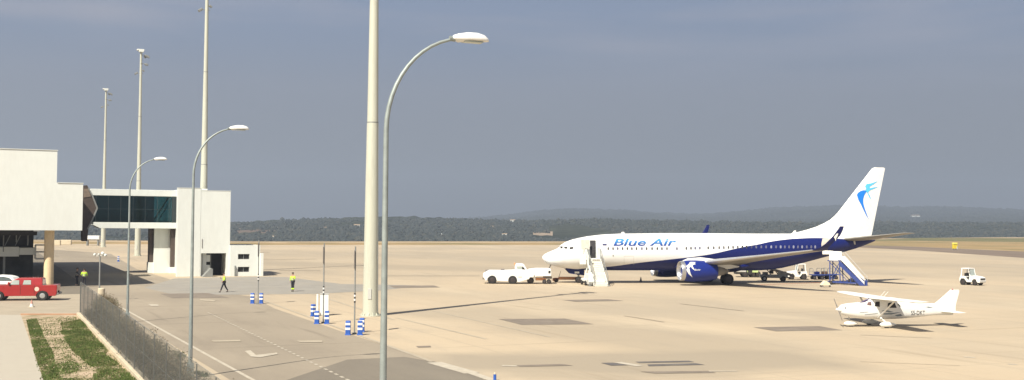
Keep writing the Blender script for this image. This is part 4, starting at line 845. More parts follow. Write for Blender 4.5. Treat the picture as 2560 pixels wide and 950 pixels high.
def pickup():
    base = G(103, 752); Y = base.y+.85; Fp = Frame(base.x, Y, 0.); P = lambda x, y, yl=-.86: Fp.xz(x, y, yl)
    t = thing('pickup_truck', 'red double cab pickup with raised rear canopy, parked before the cream column', 'pickup truck', (base.x-.12, Y, .01), math.radians(13))
    s = (lambda dx: dx/32.3); zt = lambda y: (751.5-y)/32.3
    X = lambda px: (px-103)/32.3
    body = arches(X(-60), X(133), .36, [-3.15, 0], .46)+[(X(136), .55), (X(136), zt(713)), (X(103), zt(713.5)), (X(103), zt(712)), (X(-22), zt(714)), (X(-52), zt(718)), (X(-61), zt(726))]
    MB().prism(body, -.86, .86).build('body', M['red'], t, bevel=.05)
    taper(MB(), [(X(-15), zt(714)), (X(16), zt(713)), (X(37), zt(698.5)), (X(44), zt(696)), (X(80), zt(695.5)), (X(99), zt(696)), (X(102), zt(699)), (X(103), zt(713))][1:], -.84, .84, .14, zt(713)).build('cab', M['red'], t, bevel=.05)
    for x0, x1, k in ((27, 49, 6), (57, 76, 2)):
        p = [(X(x0), zt(711.5)), (X(x1), zt(711.5)), (X(x1-.5), zt(701)), (X(x0+k*1.2), zt(701))]; w = MB()
        w.add([(a, -.855+.14*(z-zt(713))/(zt(695.5)-zt(713))-.012, z) for a, z in p], [(0, 1, 2, 3)]); w.build('side_window', M['glassp'], t)
    g = MB()
    for x in (52, 84): g.span((X(x)-.012, -.868, .5), (X(x)+.012, -.86, zt(713)))
    g.build('door_gap', M['dark'], t)
    MB().span((X(24)-.02, -.99, zt(711)), (X(24)+.1, -.84, zt(705))).build('mirror', M['red'], t, bevel=.03)
    MB().lathe((X(90), -.865, zt(723)), [(-.01, .16), (.0, .17)], 'y', 16).build('fuel_flap', mat('pale_primer_patch', (.75, .55, .45), .6), t)
    MB().box((X(136)+.06, 0, .52), (.14, 1.6, .16)).build('rear_bumper', M['galv2'], t, bevel=.03)
    MB().span((X(134), -.84, .85), (X(136)+.02, -.70, 1.12)).build('tail_light', mat('tail_light_red', (.4, .02, .02), .3), t, bevel=.01)
    MB().box((X(139), -.55, .66), (.1, .12, .2)).build('tow_hook', M['dark'], t)
    for x in (0, -3.15):
        for y in (-.75, .75): vwheel(t, x, y, .38, .26)
    for x in (0, -3.15): MB().lathe((x, 0, .42), [(-.80, .47), (.80, .47)], 'y', 24).build('wheel_well', M['dark'], t)
pickup()
def white_car():
    p = G(28, 732); t = thing('hatchback', 'white car behind the red pickup, only its rounded roof showing', 'car', (p.x-1.3, p.y, .01), .05)
    b = arches(-2.05, 2.0, .3, [-1.3, 1.25], .38)+[(2.08, .6), (2.02, .92), (1.75, 1.0), (-1.0, .98), (-1.9, .85), (-2.1, .6)]
    MB().prism(b, -.84, .84).build('body', M['white'], t, bevel=.06)
    taper(MB(), [(-.95, .96), (-.2, 1.42), (.3, 1.5), (1.1, 1.46), (1.55, 1.36), (1.95, .98)], -.82, .82, .16, .96).build('roof', M['white'], t, bevel=.08)
    w = MB(); z = lambda q: -.835+.16*(q-.96)/.54-.0
    w.add([(x, z(q)-.012, q) for x, q in ((-.75, 1.02), (1.7, 1.04), (1.35, 1.30), (.9, 1.38), (.1, 1.38), (-.2, 1.32))], [(0, 1, 2, 3, 4, 5)]); w.build('side_window', M['glass'], t)
    for x in (-1.3, 1.25):
        for y in (-.72, .72): vwheel(t, x, y, .32, .2)
white_car()
def tug():
    base = G(1265, 710); Y = base.y+1.0; K = F/(Y-1.0); X = lambda px: (px-1265)/K; Z = lambda y: (709.6-y)/K
    t = thing('aircraft_tug', 'low white aircraft tug with a small cab, left of the airliner nose', 'tug', (base.x, Y, .008), 0.)
    z5 = lambda pts: [(X(1190+x/10.557), Z(640+y/10.557)) for x, y in pts]
    low = z5([(255, 660), (300, 645), (310, 590), (360, 545), (430, 530), (500, 550), (535, 600), (545, 660), (850, 670), (860, 600), (900, 550), (975, 530), (1040, 550), (1075, 600), (1090, 680), (1140, 685), (1400, 605), (1420, 560), (1520, 550), (1540, 470), (1350, 360), (1120, 350), (1060, 370), (640, 385), (320, 385), (235, 440), (185, 470), (185, 560), (235, 620)])
    MB().prism(low, -1.0, 1.0).build('body', M['white'], t, bevel=.05)
    cab = z5([(1030, 400), (1020, 300), (1045, 215), (1080, 205), (1220, 205), (1270, 230), (1330, 330), (1380, 440), (1330, 480), (1100, 480)])
    MB().prism(cab, -.92, .92).build('cab', M['white'], t, bevel=.05)
    MB().prism(z5([(1062, 270), (1205, 265), (1215, 400), (1190, 430), (1110, 440)]), -.935, -.925).build('side_window', M['glassp'], t)
    MB().prism(z5([(1210, 268), (1245, 290), (1300, 350), (1345, 400), (1280, 430), (1195, 432), (1216, 400)]), -.937, -.925).build('windscreen', M['dark'], t)
    MB().prism(z5([(1110, 530), (1215, 530), (1215, 575), (1110, 570)]), -1.012, -1.002).build('step', M['wall2'], t)
    for x, y in (((235, 380), (325, 420)), ((650, 355), (740, 385))): 
        a, b = z5([x, y]); MB().span((a[0], -.5, min(a[1], b[1])), (b[0], .5, max(a[1], b[1]))).build('deck_fitting', M['signdark'], t, bevel=.02)
    a = z5([(1015, 200)])[0]; MB().lathe((a[0], -.7, a[1]-.12), [(0, .07), (.16, .07), (.22, .04)], 'z', 12).build('beacon', M['orange'], t)
    a = z5([(590, 635)])[0]; MB().box((a[0], -.9, a[1]), (.5, .15, .25)).build('fuel_tank', M['signdark'], t, bevel=.03)
    a = z5([(195, 600)])[0]; MB().box((a[0], 0, a[1]), (.2, 1.6, .2)).build('bumper', M['signdark'], t)
    for px in (1230.5, 1281.5):
        for y in (-.88, .88): vwheel(t, X(px), y, .43, .32, 'rimd')
    for px in (1230.5, 1281.5): MB().lathe((X(px), 0, .47), [(-.98, .49), (.98, .49)], 'y', 24).build('wheel_well', M['dark'], t)
    base = G(1355, 708); g = thing('ground_power_cart', 'white box shaped power cart between the tug and the airliner nose', 'cart', (base.x, Y+.2, .008), 0.); X2 = lambda px: (px-1355)/K
    q = [(X2(1322), Z(692)), (X2(1335), Z(696)), (X2(1340), Z(690.5)), (X2(1376), Z(690)), (X2(1377.5), Z(684)), (X2(1376), Z(672)), (X2(1370), Z(670.5)), (X2(1340), Z(670.5)), (X2(1320), Z(673)), (X2(1318), Z(680))]
    MB().prism(q, -.85, .8).build('body', M['white'], g, bevel=.05)
    MB().prism([(X2(1369.5), Z(683)), (X2(1375), Z(683)), (X2(1375), Z(676)), (X2(1369.5), Z(676))], -.862, -.852).build('vent', M['dark'], g)
    u = MB(); u.box((X2(1368), 0, Z(694)), (.9, .9, .22)); u.build('undercarriage', M['signdark'], g, bevel=.02)
    for px, y in ((1325, -.7), (1325, .7), (1360, -.6), (1372, -.6), (1372, .6)): vwheel(g, X2(px), y, .36 if px < 1330 else .22, .2, 'rimd')
    o = MB(); o.span((X2(1338), -.5, .35), (X2(1364), .5, .62)).build('drawer', M['orange'], g, bevel=.02)
    base = G(1415, 707); b = thing('tow_bar', 'orange wheeled tow bar lying between power cart and nose wheel', 'tow bar', (base.x, base.y+1.0, .008), math.radians(4)); X3 = lambda px: (px-1415)/K
    MB().bar((X3(1385), 0, .38), (X3(1440), 0, .36), .16, .18).build('bar', M['orange'], b); MB().box((X3(1420), .1, .42), (1.9, .6, .3)).build('frame', M['orange'], b, bevel=.03); MB().box((X3(1389), 0, .28), (.6, .5, .3)).build('axle_box', mat('rust_brown', (.25, .10, .05), .8), b, bevel=.03)
    for y in (-.35, .35): vwheel(b, X3(1390), y, .18, .12, 'rimd')
    MB().bar((X3(1398), .2, .5), (X3(1403), .2, 1.2), .04, .04).build('handle', M['galv2'], b)
tug()
# ------------------------------------------------------------------ passenger stairs
def front_stairs():
    o = AF.w(4.85, -1.75, 0); t = thing('passenger_stairs', 'white mobile stairs leading up to the open front door of the airliner', 'stairs', (o[0], o[1], .008), AF.th)
    # local: x along the aircraft (aft), -y outwards
    N = 13; top = 2.62; y0, y1 = -1.5, -4.6; st = MB()
    for k in range(N): z = top*(1-(k+1)/(N+1)); y = y0+(y1-y0)*k/N; st.box((0, y-(y0-y1)/N/2, z), (1.3, .31, .05)).box((0, y-.30*0-(y0-y1)/N+.0, z-.1), (1.3, .02, .16))
    st.build('steps', mat('stair_tread', (.74, .71, .62), .6), t)
    MB().box((0, -.75, top), (1.6, 1.5, .1)).build('platform', M['wall'], t, bevel=.02)
    for sg in (-1, 1):
        x = sg*.70
        MB().prism([(y0, top+.02), (y1-.05, .12), (y1-.05, -.0+.06), (y1+.35, .06), (y0, top-.45)], x-.03, x+.03, 'yz').build('stringer', M['wall'], t)
        r = MB(); r.tube([(x, -.1, top+1.05), (x, y0, top+1.05), (x, y1, 1.05), (x, y1, .1)], .035, 6).tube([(x, y0, top), (x, y0, top+1.05)], .03, 6).tube([(x, (y0+y1)/2, top/2), (x, (y0+y1)/2, top/2+1.05)], .03, 6).tube([(x, y0, top+.55), (x, y1, .55)], .025, 6)
        r.build('handrail', M['galv2'], t)
        if sg < 0: MB().prism([(y0+.1, top+.95), (y0-.9, top+.25), (y0-.9, top-.5), (y0+.1, top-.0)], x-.06, x-.035, 'yz').build('side_panel', M['wall'], t)
    MB().box((-.72, -.8, top+.52), (.05, 1.4, .95)).build('side_panel', M['wall'], t)
    MB().box((.72, -.8, top+.52), (.05, 1.4, .95)).build('side_panel', M['wall'], t)
    MB().box((-1.12, -1.35, top-.05), (.65, .1, 1.0)).build('guard_panel', M['wall'], t, bevel=.02)
    ch = MB(); ch.box((-.35, -2.6, .5), (1.7, 3.6, .25)).box((-.9, -3.4, .85), (.5, 1.5, .7)); ch.build('chassis', M['wall'], t, bevel=.04)
    f = MB()
    for y in (-1.2, -2.4): f.bar((-.95, y, .5), (-.35, y+.2, top), .1, .1); f.bar((.4, y, .5), (.5, y, top-.4 if y > -2 else 1.7), .08, .08)
    f.bar((-.8, -3.6, .6), (-.3, -1.2, top-.1), .08, .08); f.build('support', M['wall'], t)
    MB().box((-1.05, -4.0, .42), (.45, .6, .5)).build('tool_box', M['wall2'], t, bevel=.04)
    for x, y in ((-1.2, -3.0), (-1.2, -1.3), (.75, -1.3)):
        w = MB().lathe((x, y, .25), [(-.09, .16), (-.09, .23), (-.05, .25), (.05, .25), (.09, .23), (.09, .16)], 'x', 18).build('wheel', M['rubber'], t, smooth=True)
    for x, y in ((-1.1, -4.3), (.8, -4.4)): MB().box((x, y, .05), (.3, .3, .08)).tube([(x, y, .05), (x, y, .6)], .04, 6).build('stabiliser', M['galv2'], t)
front_stairs()
def rear_stairs():
    b = Frame(*AF.w(31.0, -2.9, 0)[:2], AF.th-.72); t = thing('passenger_stairs', 'blue mobile stairs with white side panels at the airliner rear door', 'stairs', (b.o[0], b.o[1], .008), AF.th-.72)
    K = lambda px, py, y=-.6: b.xz(px, py, y)
    tp, bt = K(2097, 630), K(2160, 704); top = 2.55; x0, x1 = K(2098, 640)[0], K(2158, 700)[0]; N = 12; s = MB()
    for k in range(N): f = (k+.5)/N; s.box((x0+(x1-x0)*f, 0, top*(1-f)), ((x1-x0)/N+.02, 1.2, .05))
    s.build('steps', M['sblue'], t)
    for y in (-.62, .62):
        MB().prism([(x0, top+.05), (x1+.15, .12), (x1+.15, -.0+.03), (x1-.35, .03), (x0, top-.45)], y-.03, y+.03).build('stringer', M['sblue'], t)
        MB().prism([(x0-.05, top+.50), (x0+.28, top+.46), (x1+.10, .44), (x1+.12, .20), (x0+.1, top+.20)], y-.05, y-.031).build('side_panel', M['white'], t)
        MB().tube([(x0, y, top+.9), (x0+.3, y, top+.88), (x1+.12, y, .86), (x1+.12, y, .1)], .03, 6).build('handrail', M['wall2'], t)
    MB().box((x0-.6, 0, top), (1.25, 1.35, .1)).build('platform', M['sblue'], t)
    MB().box((x0-.55, -.68, top+.5), (.95, .06, .95)).build('platform_panel', M['white'], t, bevel=.02)
    MB().box((x0-.55, .68, top+.5), (.95, .06, .95)).build('platform_panel', M['white'], t, bevel=.02)
    c = K(2065, 632); MB().box((c[0], .1, c[1]+.0), (.95, 1.0, .42)).build('dock_bumper', mat('padded_white', (.75, .73, .66), .8), t, bevel=.08)
    f = MB(); 
    for y in (-.55, .55):
        f.bar((x0-1.0, y, .3), (x0-1.0, y, top), .09, .09); f.bar((x0+.1, y, .3), (x0+.0, y, top), .09, .09); f.bar((x0-1.0, y, .4), (x0, y, top-.2), .06, .06); f.bar((x0-1, y, top-.2), (x0+.9, y, .4), .06, .06)
        f.bar((x0-1.3, y, .32), (x1, y, .25), .12, .14); f.bar((x0+1.2, y, .3), (x0+1.2, y, top*.52), .07, .07)
    f.build('frame', M['sblue'], t)
    for x in (x0-.9, x1-.5):
        for y in (-.55, .55): vwheel(t, x, y, .22, .16, 'rimd')
    MB().bar((x1+.3, -.1, .12), (x1-.7, -.1, .2), .1, .9).build('base_step', M['sblue'], t)
rear_stairs()
def light_aircraft():
    CF = Frame(20.25, 69.7, math.radians(10.5), 1., .86); t = thing('light_aircraft', 'small white high wing propeller plane with grey stripes, parked nose left', 'airplane', (CF.o[0], CF.o[1], 0), CF.th); t.scale = (1, .86, .86)
    tab = [(.22, 1.0, 1.52, .28), (.3, .90, 1.60, .40), (.6, .78, 1.68, .50), (1.2, .63, 1.75, .54), (1.7, .58, 1.79, .56), (1.9, .57, 1.90, .57), (2.1, .56, 2.04, .58), (2.3, .56, 2.13, .58), (3.0, .56, 2.14, .58), (3.6, .56, 2.14, .56), (4.0, .57, 2.08, .53), (4.5, .60, 1.88, .47), (4.9, .63, 1.73, .42), (5.5, .68, 1.66, .34), (6.3, .78, 1.67, .25), (7.2, .88, 1.66, .15), (7.9, .98, 1.60, .07), (8.05, 1.05, 1.52, .03)]
    f = MB().loft([ell_ring(*r, n=40, e=.72) for r in tab]).build('fuselage', M['white'], t, smooth=True, ang=60); S = Skin(CF, f)
    z = lambda pts: [(2060+x/6.737, 700+y/6.737) for x, y in pts]
    for pp, m in (([(592, 385), (640, 325), (690, 300), (770, 300), (740, 350), (690, 375)], mat('violet_sunshade', (.12, .09, .17), .5)), ([(722, 425), (735, 375), (795, 362), (800, 430)], mat('cabin_glass_reddish', (.16, .10, .09), .2, var=.3)), ([(850, 440), (868, 368), (938, 362), (938, 452)], M['dark']), ([(1065, 470), (1075, 395), (1110, 378), (1190, 385), (1222, 468)], M['dark'])):
        S.decal('windscreen' if m.name.startswith('violet') else 'side_window', z(pp), m, t, .012, 1)
    S.decal('rear_window', z([(1235, 405), (1255, 400), (1292, 440), (1270, 452)]), M['glass'], t, .012)
    for pp in ([(965, 515), (1075, 512), (1170, 538), (1095, 545), (1030, 535)], [(1000, 560), (1130, 555), (1300, 540), (1210, 562), (1130, 580), (1000, 582)], [(1190, 592), (1290, 570), (1320, 600), (1230, 612)], [(600, 545), (740, 535), (745, 542), (600, 552)], [(680, 580), (900, 558), (905, 565), (690, 588)], [(1700, 452), (1760, 445), (1840, 462), (1760, 468)]):
        S.decal('stripe', z(pp), M['greymark'], t, .012, 1)
    vs, fs = textmesh('S5-DKT', (2277.5, 2312.5, 787.3, 776.6), .0, .004, cuts=0); MB().add([S.at(x, y, .012) or Vector((6, -.3, 1.3)) for x, y in vs], fs).build('registration', M['text'], t)
    # wing, one straight plank with tapered ends, slightly raised tips
    MB().loft([foil(2.42, -5.5, 2.18, 1.0, .10), foil(2.25, -5.3, 2.18, 1.2, .12), foil(2.05, -2.6, 2.13, 1.6, .12), foil(2.05, 0, 2.09, 1.63, .13), foil(2.05, 2.6, 2.13, 1.6, .12), foil(2.25, 5.3, 2.18, 1.2, .12), foil(2.42, 5.5, 2.18, 1.0, .10)]).build('wing', M['white'], t, smooth=True)
    for sg in (-1, 1):
        MB().loft([foil(2.45, sg*.55, .70, .14, .45), foil(2.6, sg*2.6, 2.08, .14, .45)]).build('strut', M['white'], t, smooth=True)
        MB().loft([foil(6.95, sg*.04, 1.10, 1.15, .09), foil(7.15, sg*1.55, 1.10, .80, .08), foil(7.25, sg*1.72, 1.10, .6, .08)]).build('tailplane', M['wall'], t, smooth=True)
        g = MB().tube([(2.72, sg*.45, .66), (2.75, sg*.85, .5), (2.78, sg*1.22, .3)], [.07, .055, .045], 8).build('main_gear', M['white'], t, smooth=True)
        MB().loft([[(x_, y_+sg*1.27, z_) for x_, y_, z_ in ell_ring(2.78+u, .27-h, .27+h, h*.75, 16)] for u, h in ((-.52, .03), (-.42, .13), (-.15, .20), (.15, .19), (.42, .09), (.58, .02))]).build('wheel_fairing', M['white'], g, smooth=True)
        MB().lathe((2.72, sg*1.27, .19), [(-.07, .17), (-.04, .19), (.04, .19), (.07, .17)], 'y', 18).build('wheel', M['rubber'], g, smooth=True)
    g = MB().tube([(.75, 0, .85), (.88, 0, .25)], .04, 8).build('nose_gear', M['wall2'], t, smooth=True)
    MB().loft([ell_ring(.9+u, .25-h, .25+h, h*.75, 16) for u, h in ((-.45, .03), (-.36, .12), (-.1, .18), (.15, .17), (.38, .08), (.5, .02))]).build('wheel_fairing', M['white'], g, smooth=True)
    MB().lathe((.9, 0, .17), [(-.06, .15), (-.03, .17), (.03, .17), (.06, .15)], 'y', 18).build('wheel', M['rubber'], g, smooth=True)
    MB().lathe((0, 0, 1.26), [(-.1, .02), (-.02, .10), (.2, .17)], 'x', 18).build('spinner', M['white'], t, smooth=True)
    p = MB()
    for sg in (-1, 1):
        rg = []
        for r, c, a in ((.08, .10, 1.2), (.3, .16, .9), (.65, .15, .6), (.98, .10, .42)):
            y, zz = sg*r*math.cos(.85), sg*r*math.sin(.85); dy, dx = math.cos(a)*c/2, math.sin(a)*c/2
            rg.append([(.06-dx, y-dy, zz+1.26), (.08, y-.0, zz+1.26+.012), (.06+dx, y+dy, zz+1.26), (.04, y, zz+1.26-.012)])
        p.loft(rg)
    p.build('propeller', M['signdark'], t, smooth=True)
    S.decal('air_intake', z([(350, 450), (368, 455), (366, 488), (352, 485)]), M['dark'], t, .01)
    py = [788, 783, 776, 770, 764, 760, 757, 750, 740, 730, 726, 724]
    lt = [(724, 2376), (730, 2369.5), (740, 2358.5), (750, 2347), (757, 2338.5), (760, 2333), (764, 2325), (770, 2322), (788, 2322)]
    levels(CF, [(interp(lt, y), y) for y in py], [(interp([(724, 2397), (728, 2398.5), (785, 2383.5), (788, 2381)], y), y) for y in py], 0., 'tail_fin', M['white'], t, .07)
    bx, bz = CF.xz(2381, 724); MB().lathe((bx, 0, bz-.03), [(0, .03), (.05, .05), (.12, .02)], 'z', 10).build('beacon', mat('beacon_red', (.3, .03, .03), .3), t)
    a = MB()
    for y in (-.25, .2): a.bar((3.0, y, 2.18), (3.32, y, 2.56), .02, .02)
    a.build('antenna', M['wall'], t)
light_aircraft()
# ------------------------------------------------------------------ service vehicles under the airliner and on the right
def baggage_tractor(px, py, rz, label, cabbed=True, first=None, sc=1.):
    p = G(px, py); 
    if first: return dup(first, (p.x, p.y, .008), rz, label, 'baggage tractors on the apron')
    t = thing('baggage_tractor', label, 'tractor', (p.x, p.y, .008), rz, 'baggage tractors on the apron')
    # local +x is forward
    body = [(-1.15, .3), (-1.13, .45), (-1.0, .74), (-.6, .76), (-.38, .5), (-.3, .36), (.32, .36), (.42, .62), (.62, .76), (.86, .70), (1.0, .36), (1.3, .32), (1.36, .5), (1.3, .86), (1.0, 1.0), (.2, 1.10), (.08, 1.1), (.0, .62), (-.35, .6), (-.45, 1.0), (-1.1, 1.02), (-1.2, .7)]
    MB().prism(body, -.68, .68).build('body', M['white'], t, bevel=.03)
    fr = MB()
    for y in (-.6, .6): fr.bar((.1, y, 1.05), (-.08, y, 1.9), .08, .08); fr.bar((-1.0, y, 1.0), (-.9, y, 1.88), .08, .12)
    fr.span((-1.0, -.64, 1.86), (-.02, .64, 1.95)); fr.build('cab_frame', M['white'], t, bevel=.015)
    MB().add([(.09, -.55, 1.12), (.09, .55, 1.12), (-.06, .55, 1.82), (-.06, -.55, 1.82)], [(0, 1, 2, 3)]).build('windscreen', M['glassp'], t)
    MB().box((-.45, 0, .85), (.45, .9, .14)).box((-.66, 0, 1.12), (.1, .9, .5)).build('seat', M['dark'], t, bevel=.03)
    MB().tube([(.1, .2, 1.0), (-.12, .2, 1.2)], .03, 6).lathe((-.13, .2, 1.2), [(-.015, .17), (.015, .17)], 'x', 14).build('steering_wheel', M['dark'], t)
    MB().span((1.345, -.5, .66), (1.37, .5, .84)).build('grille', M['dark'], t)
    MB().tube([(0.1, -.66, 1.5), (.16, -.85, 1.7)], .02, 6).box((.16, -.86, 1.75), (.05, .14, .2)).build('mirror', M['signdark'], t)
    for x in (-.78, .72):
        for y in (-.58, .58): vwheel(t, x, y, .3 if x > 0 else .34, .22, 'rimd')
    return t
BT = baggage_tractor(2430, 713, math.radians(-52), 'small white open cab tractor alone on the apron at far right'); BT.scale = (.92, .92, .94)
baggage_tractor(1992, 699, math.radians(176), 'white open cab tractor under the airliner tail', first=BT)
def belt_loader():
    p = G(1934, 703); t = thing('belt_loader', 'grey belt loader with a tilted conveyor under the rear belly of the airliner', 'belt loader', (p.x, p.y, .008), math.radians(172))
    MB().box((0, 0, .55), (3.0, 1.3, .35)).box((-.9, .2, .9), (.9, .8, .4)).box((.9, -.3, .85), (.6, .5, .3)).build('chassis', mat('grey_green_metal', (.30, .31, .29), .6, var=.3, scale=2), t, bevel=.04)
    MB().bar((-2.1, .2, .62), (2.3, .2, 1.95), .62, .2).build('conveyor', M['signdark'], t)
    for y in (-.16, .56): MB().bar((-2.1, y, .72), (2.3, y, 2.05), .07, .16).build('conveyor_rail', M['galv2'], t)
    MB().bar((.2, 0, .6), (.9, 0, 1.5), .1, .1).bar((-.6, 0, .6), (-.2, 0, 1.15), .1, .1).build('lift_arm', M['wall2'], t)
    MB().box((.2, -.5, 1.0), (.45, .4, .4)).build('seat', M['dark'], t, bevel=.05)
    for x in (-1.0, 1.05):
        for y in (-.55, .55): vwheel(t, x, y, .3, .22, 'rim' if x > 0 else 'rimd')
belt_loader()
def lime_truck():
    p = G(1885, 697); t = thing('service_truck', 'pale lime and grey service truck half hidden behind the main wheel', 'truck', (p.x, p.y+4, .008), 0.)
    MB().box((.55, 0, .98), (1.3, 1.7, .8)).build('body', M['lime'], t, bevel=.05); MB().box((-.8, 0, 1.0), (1.2, 1.6, .8)).build('cab', M['wall2'], t, bevel=.08)
    MB().box((0, 0, .48), (2.9, 1.3, .2)).box((.2, -.86, .6), (.5, .1, .5)).build('chassis', M['dark'], t)
    for x in (-.3, .65, 1.15):
        for y in (-.65, .65): vwheel(t, x, y, .38, .25, 'rimd')
lime_truck()
def cart(px, py, rz, label, first=None):
    p = G(px, py)
    if first: return dup(first, (p.x, p.y, .008), rz, label)
    t = thing('baggage_cart', label, 'cart', (p.x, p.y, .008), rz, 'dark blue baggage carts by the rear stairs')
    MB().box((0, 0, .55), (1.5, 1.2, .1)).box((0, 0, .42), (1.3, .2, .16)).build('bed', M['sblue'], t, bevel=.02)
    for x in (-.7, .7): MB().tube([(x, -.55, .6), (x, -.55, 1.15), (x, -.4, 1.3), (x, .4, 1.3), (x, .55, 1.15), (x, .55, .6)], .035, 6).bar((x, -.55, .95), (x, .55, .95), .03, .03).build('end_rail', M['galv2'], t)
    MB().bar((-.75, 0, .4), (-1.3, 0, .3), .06, .06).build('tow_bar', M['galv2'], t)
    for x in (-.45, .45):
        for y in (-.45, .45): vwheel(t, x, y, .2, .12, 'rimd')
    return t
c0 = cart(2043, 699, .1, 'leftmost dark blue baggage cart beyond the rear stairs')
cart(2061, 698.5, .2, 'middle dark blue baggage cart, between two others', c0); cart(2078, 698, .1, 'baggage cart closest to the blue rear stairs', c0)
for px, py, s, lb in ((2060, 697, .8, 'brown suitcase heap item on the middle baggage cart'), (2042, 697, .7, 'dark suitcase lying on the leftmost baggage cart')):
    p = G(px, py+1.5); t = simple('suitcase', lb, 'suitcase', (p.x, p.y, .62), .2); MB().box((0, 0, .2*s), (.75*s, .5, .4*s)).build('shell', mat('suitcase_brown', (.12, .06, .035), .6) if s > .75 else M['navy'], t, bevel=.05); MB().tube([(-.1, 0, .4*s), (-.1, 0, .45*s), (.1, 0, .45*s), (.1, 0, .4*s)], .015, 6).build('handle', M['dark'], t)
p = G(2063, 718); t = simple('wheel_chock_trolley', 'small pale wheeled trolley on the apron in front of the rear stairs', 'trolley', (p.x, p.y, .008), .1)
MB().prism([(-.5, .2), (.45, .2), (.4, .42), (.1, .62), (-.12, .66), (-.35, .42)], -.25, .25).build('body', mat('pale_cream', (.72, .66, .48), .7), t, bevel=.03); MB().bar((.4, 0, .3), (.75, 0, .15), .06, .06).build('handle', M['wall2'], t)
for x, y in ((-.38, -.22), (-.38, .22), (.5, 0)): MB().lathe((x, y, .1), [(-.04, .1), (.04, .1)], 'y', 14).build('wheel', M['signdark'], t, smooth=True)
dashed('safety_line', (1880, 713), (2052, 707), .28, M['redtape'], .03)
dashed('safety_line', (1900, 714), (2052, 713), .12, M['redtape'], .032)
p = G(1452, 699)
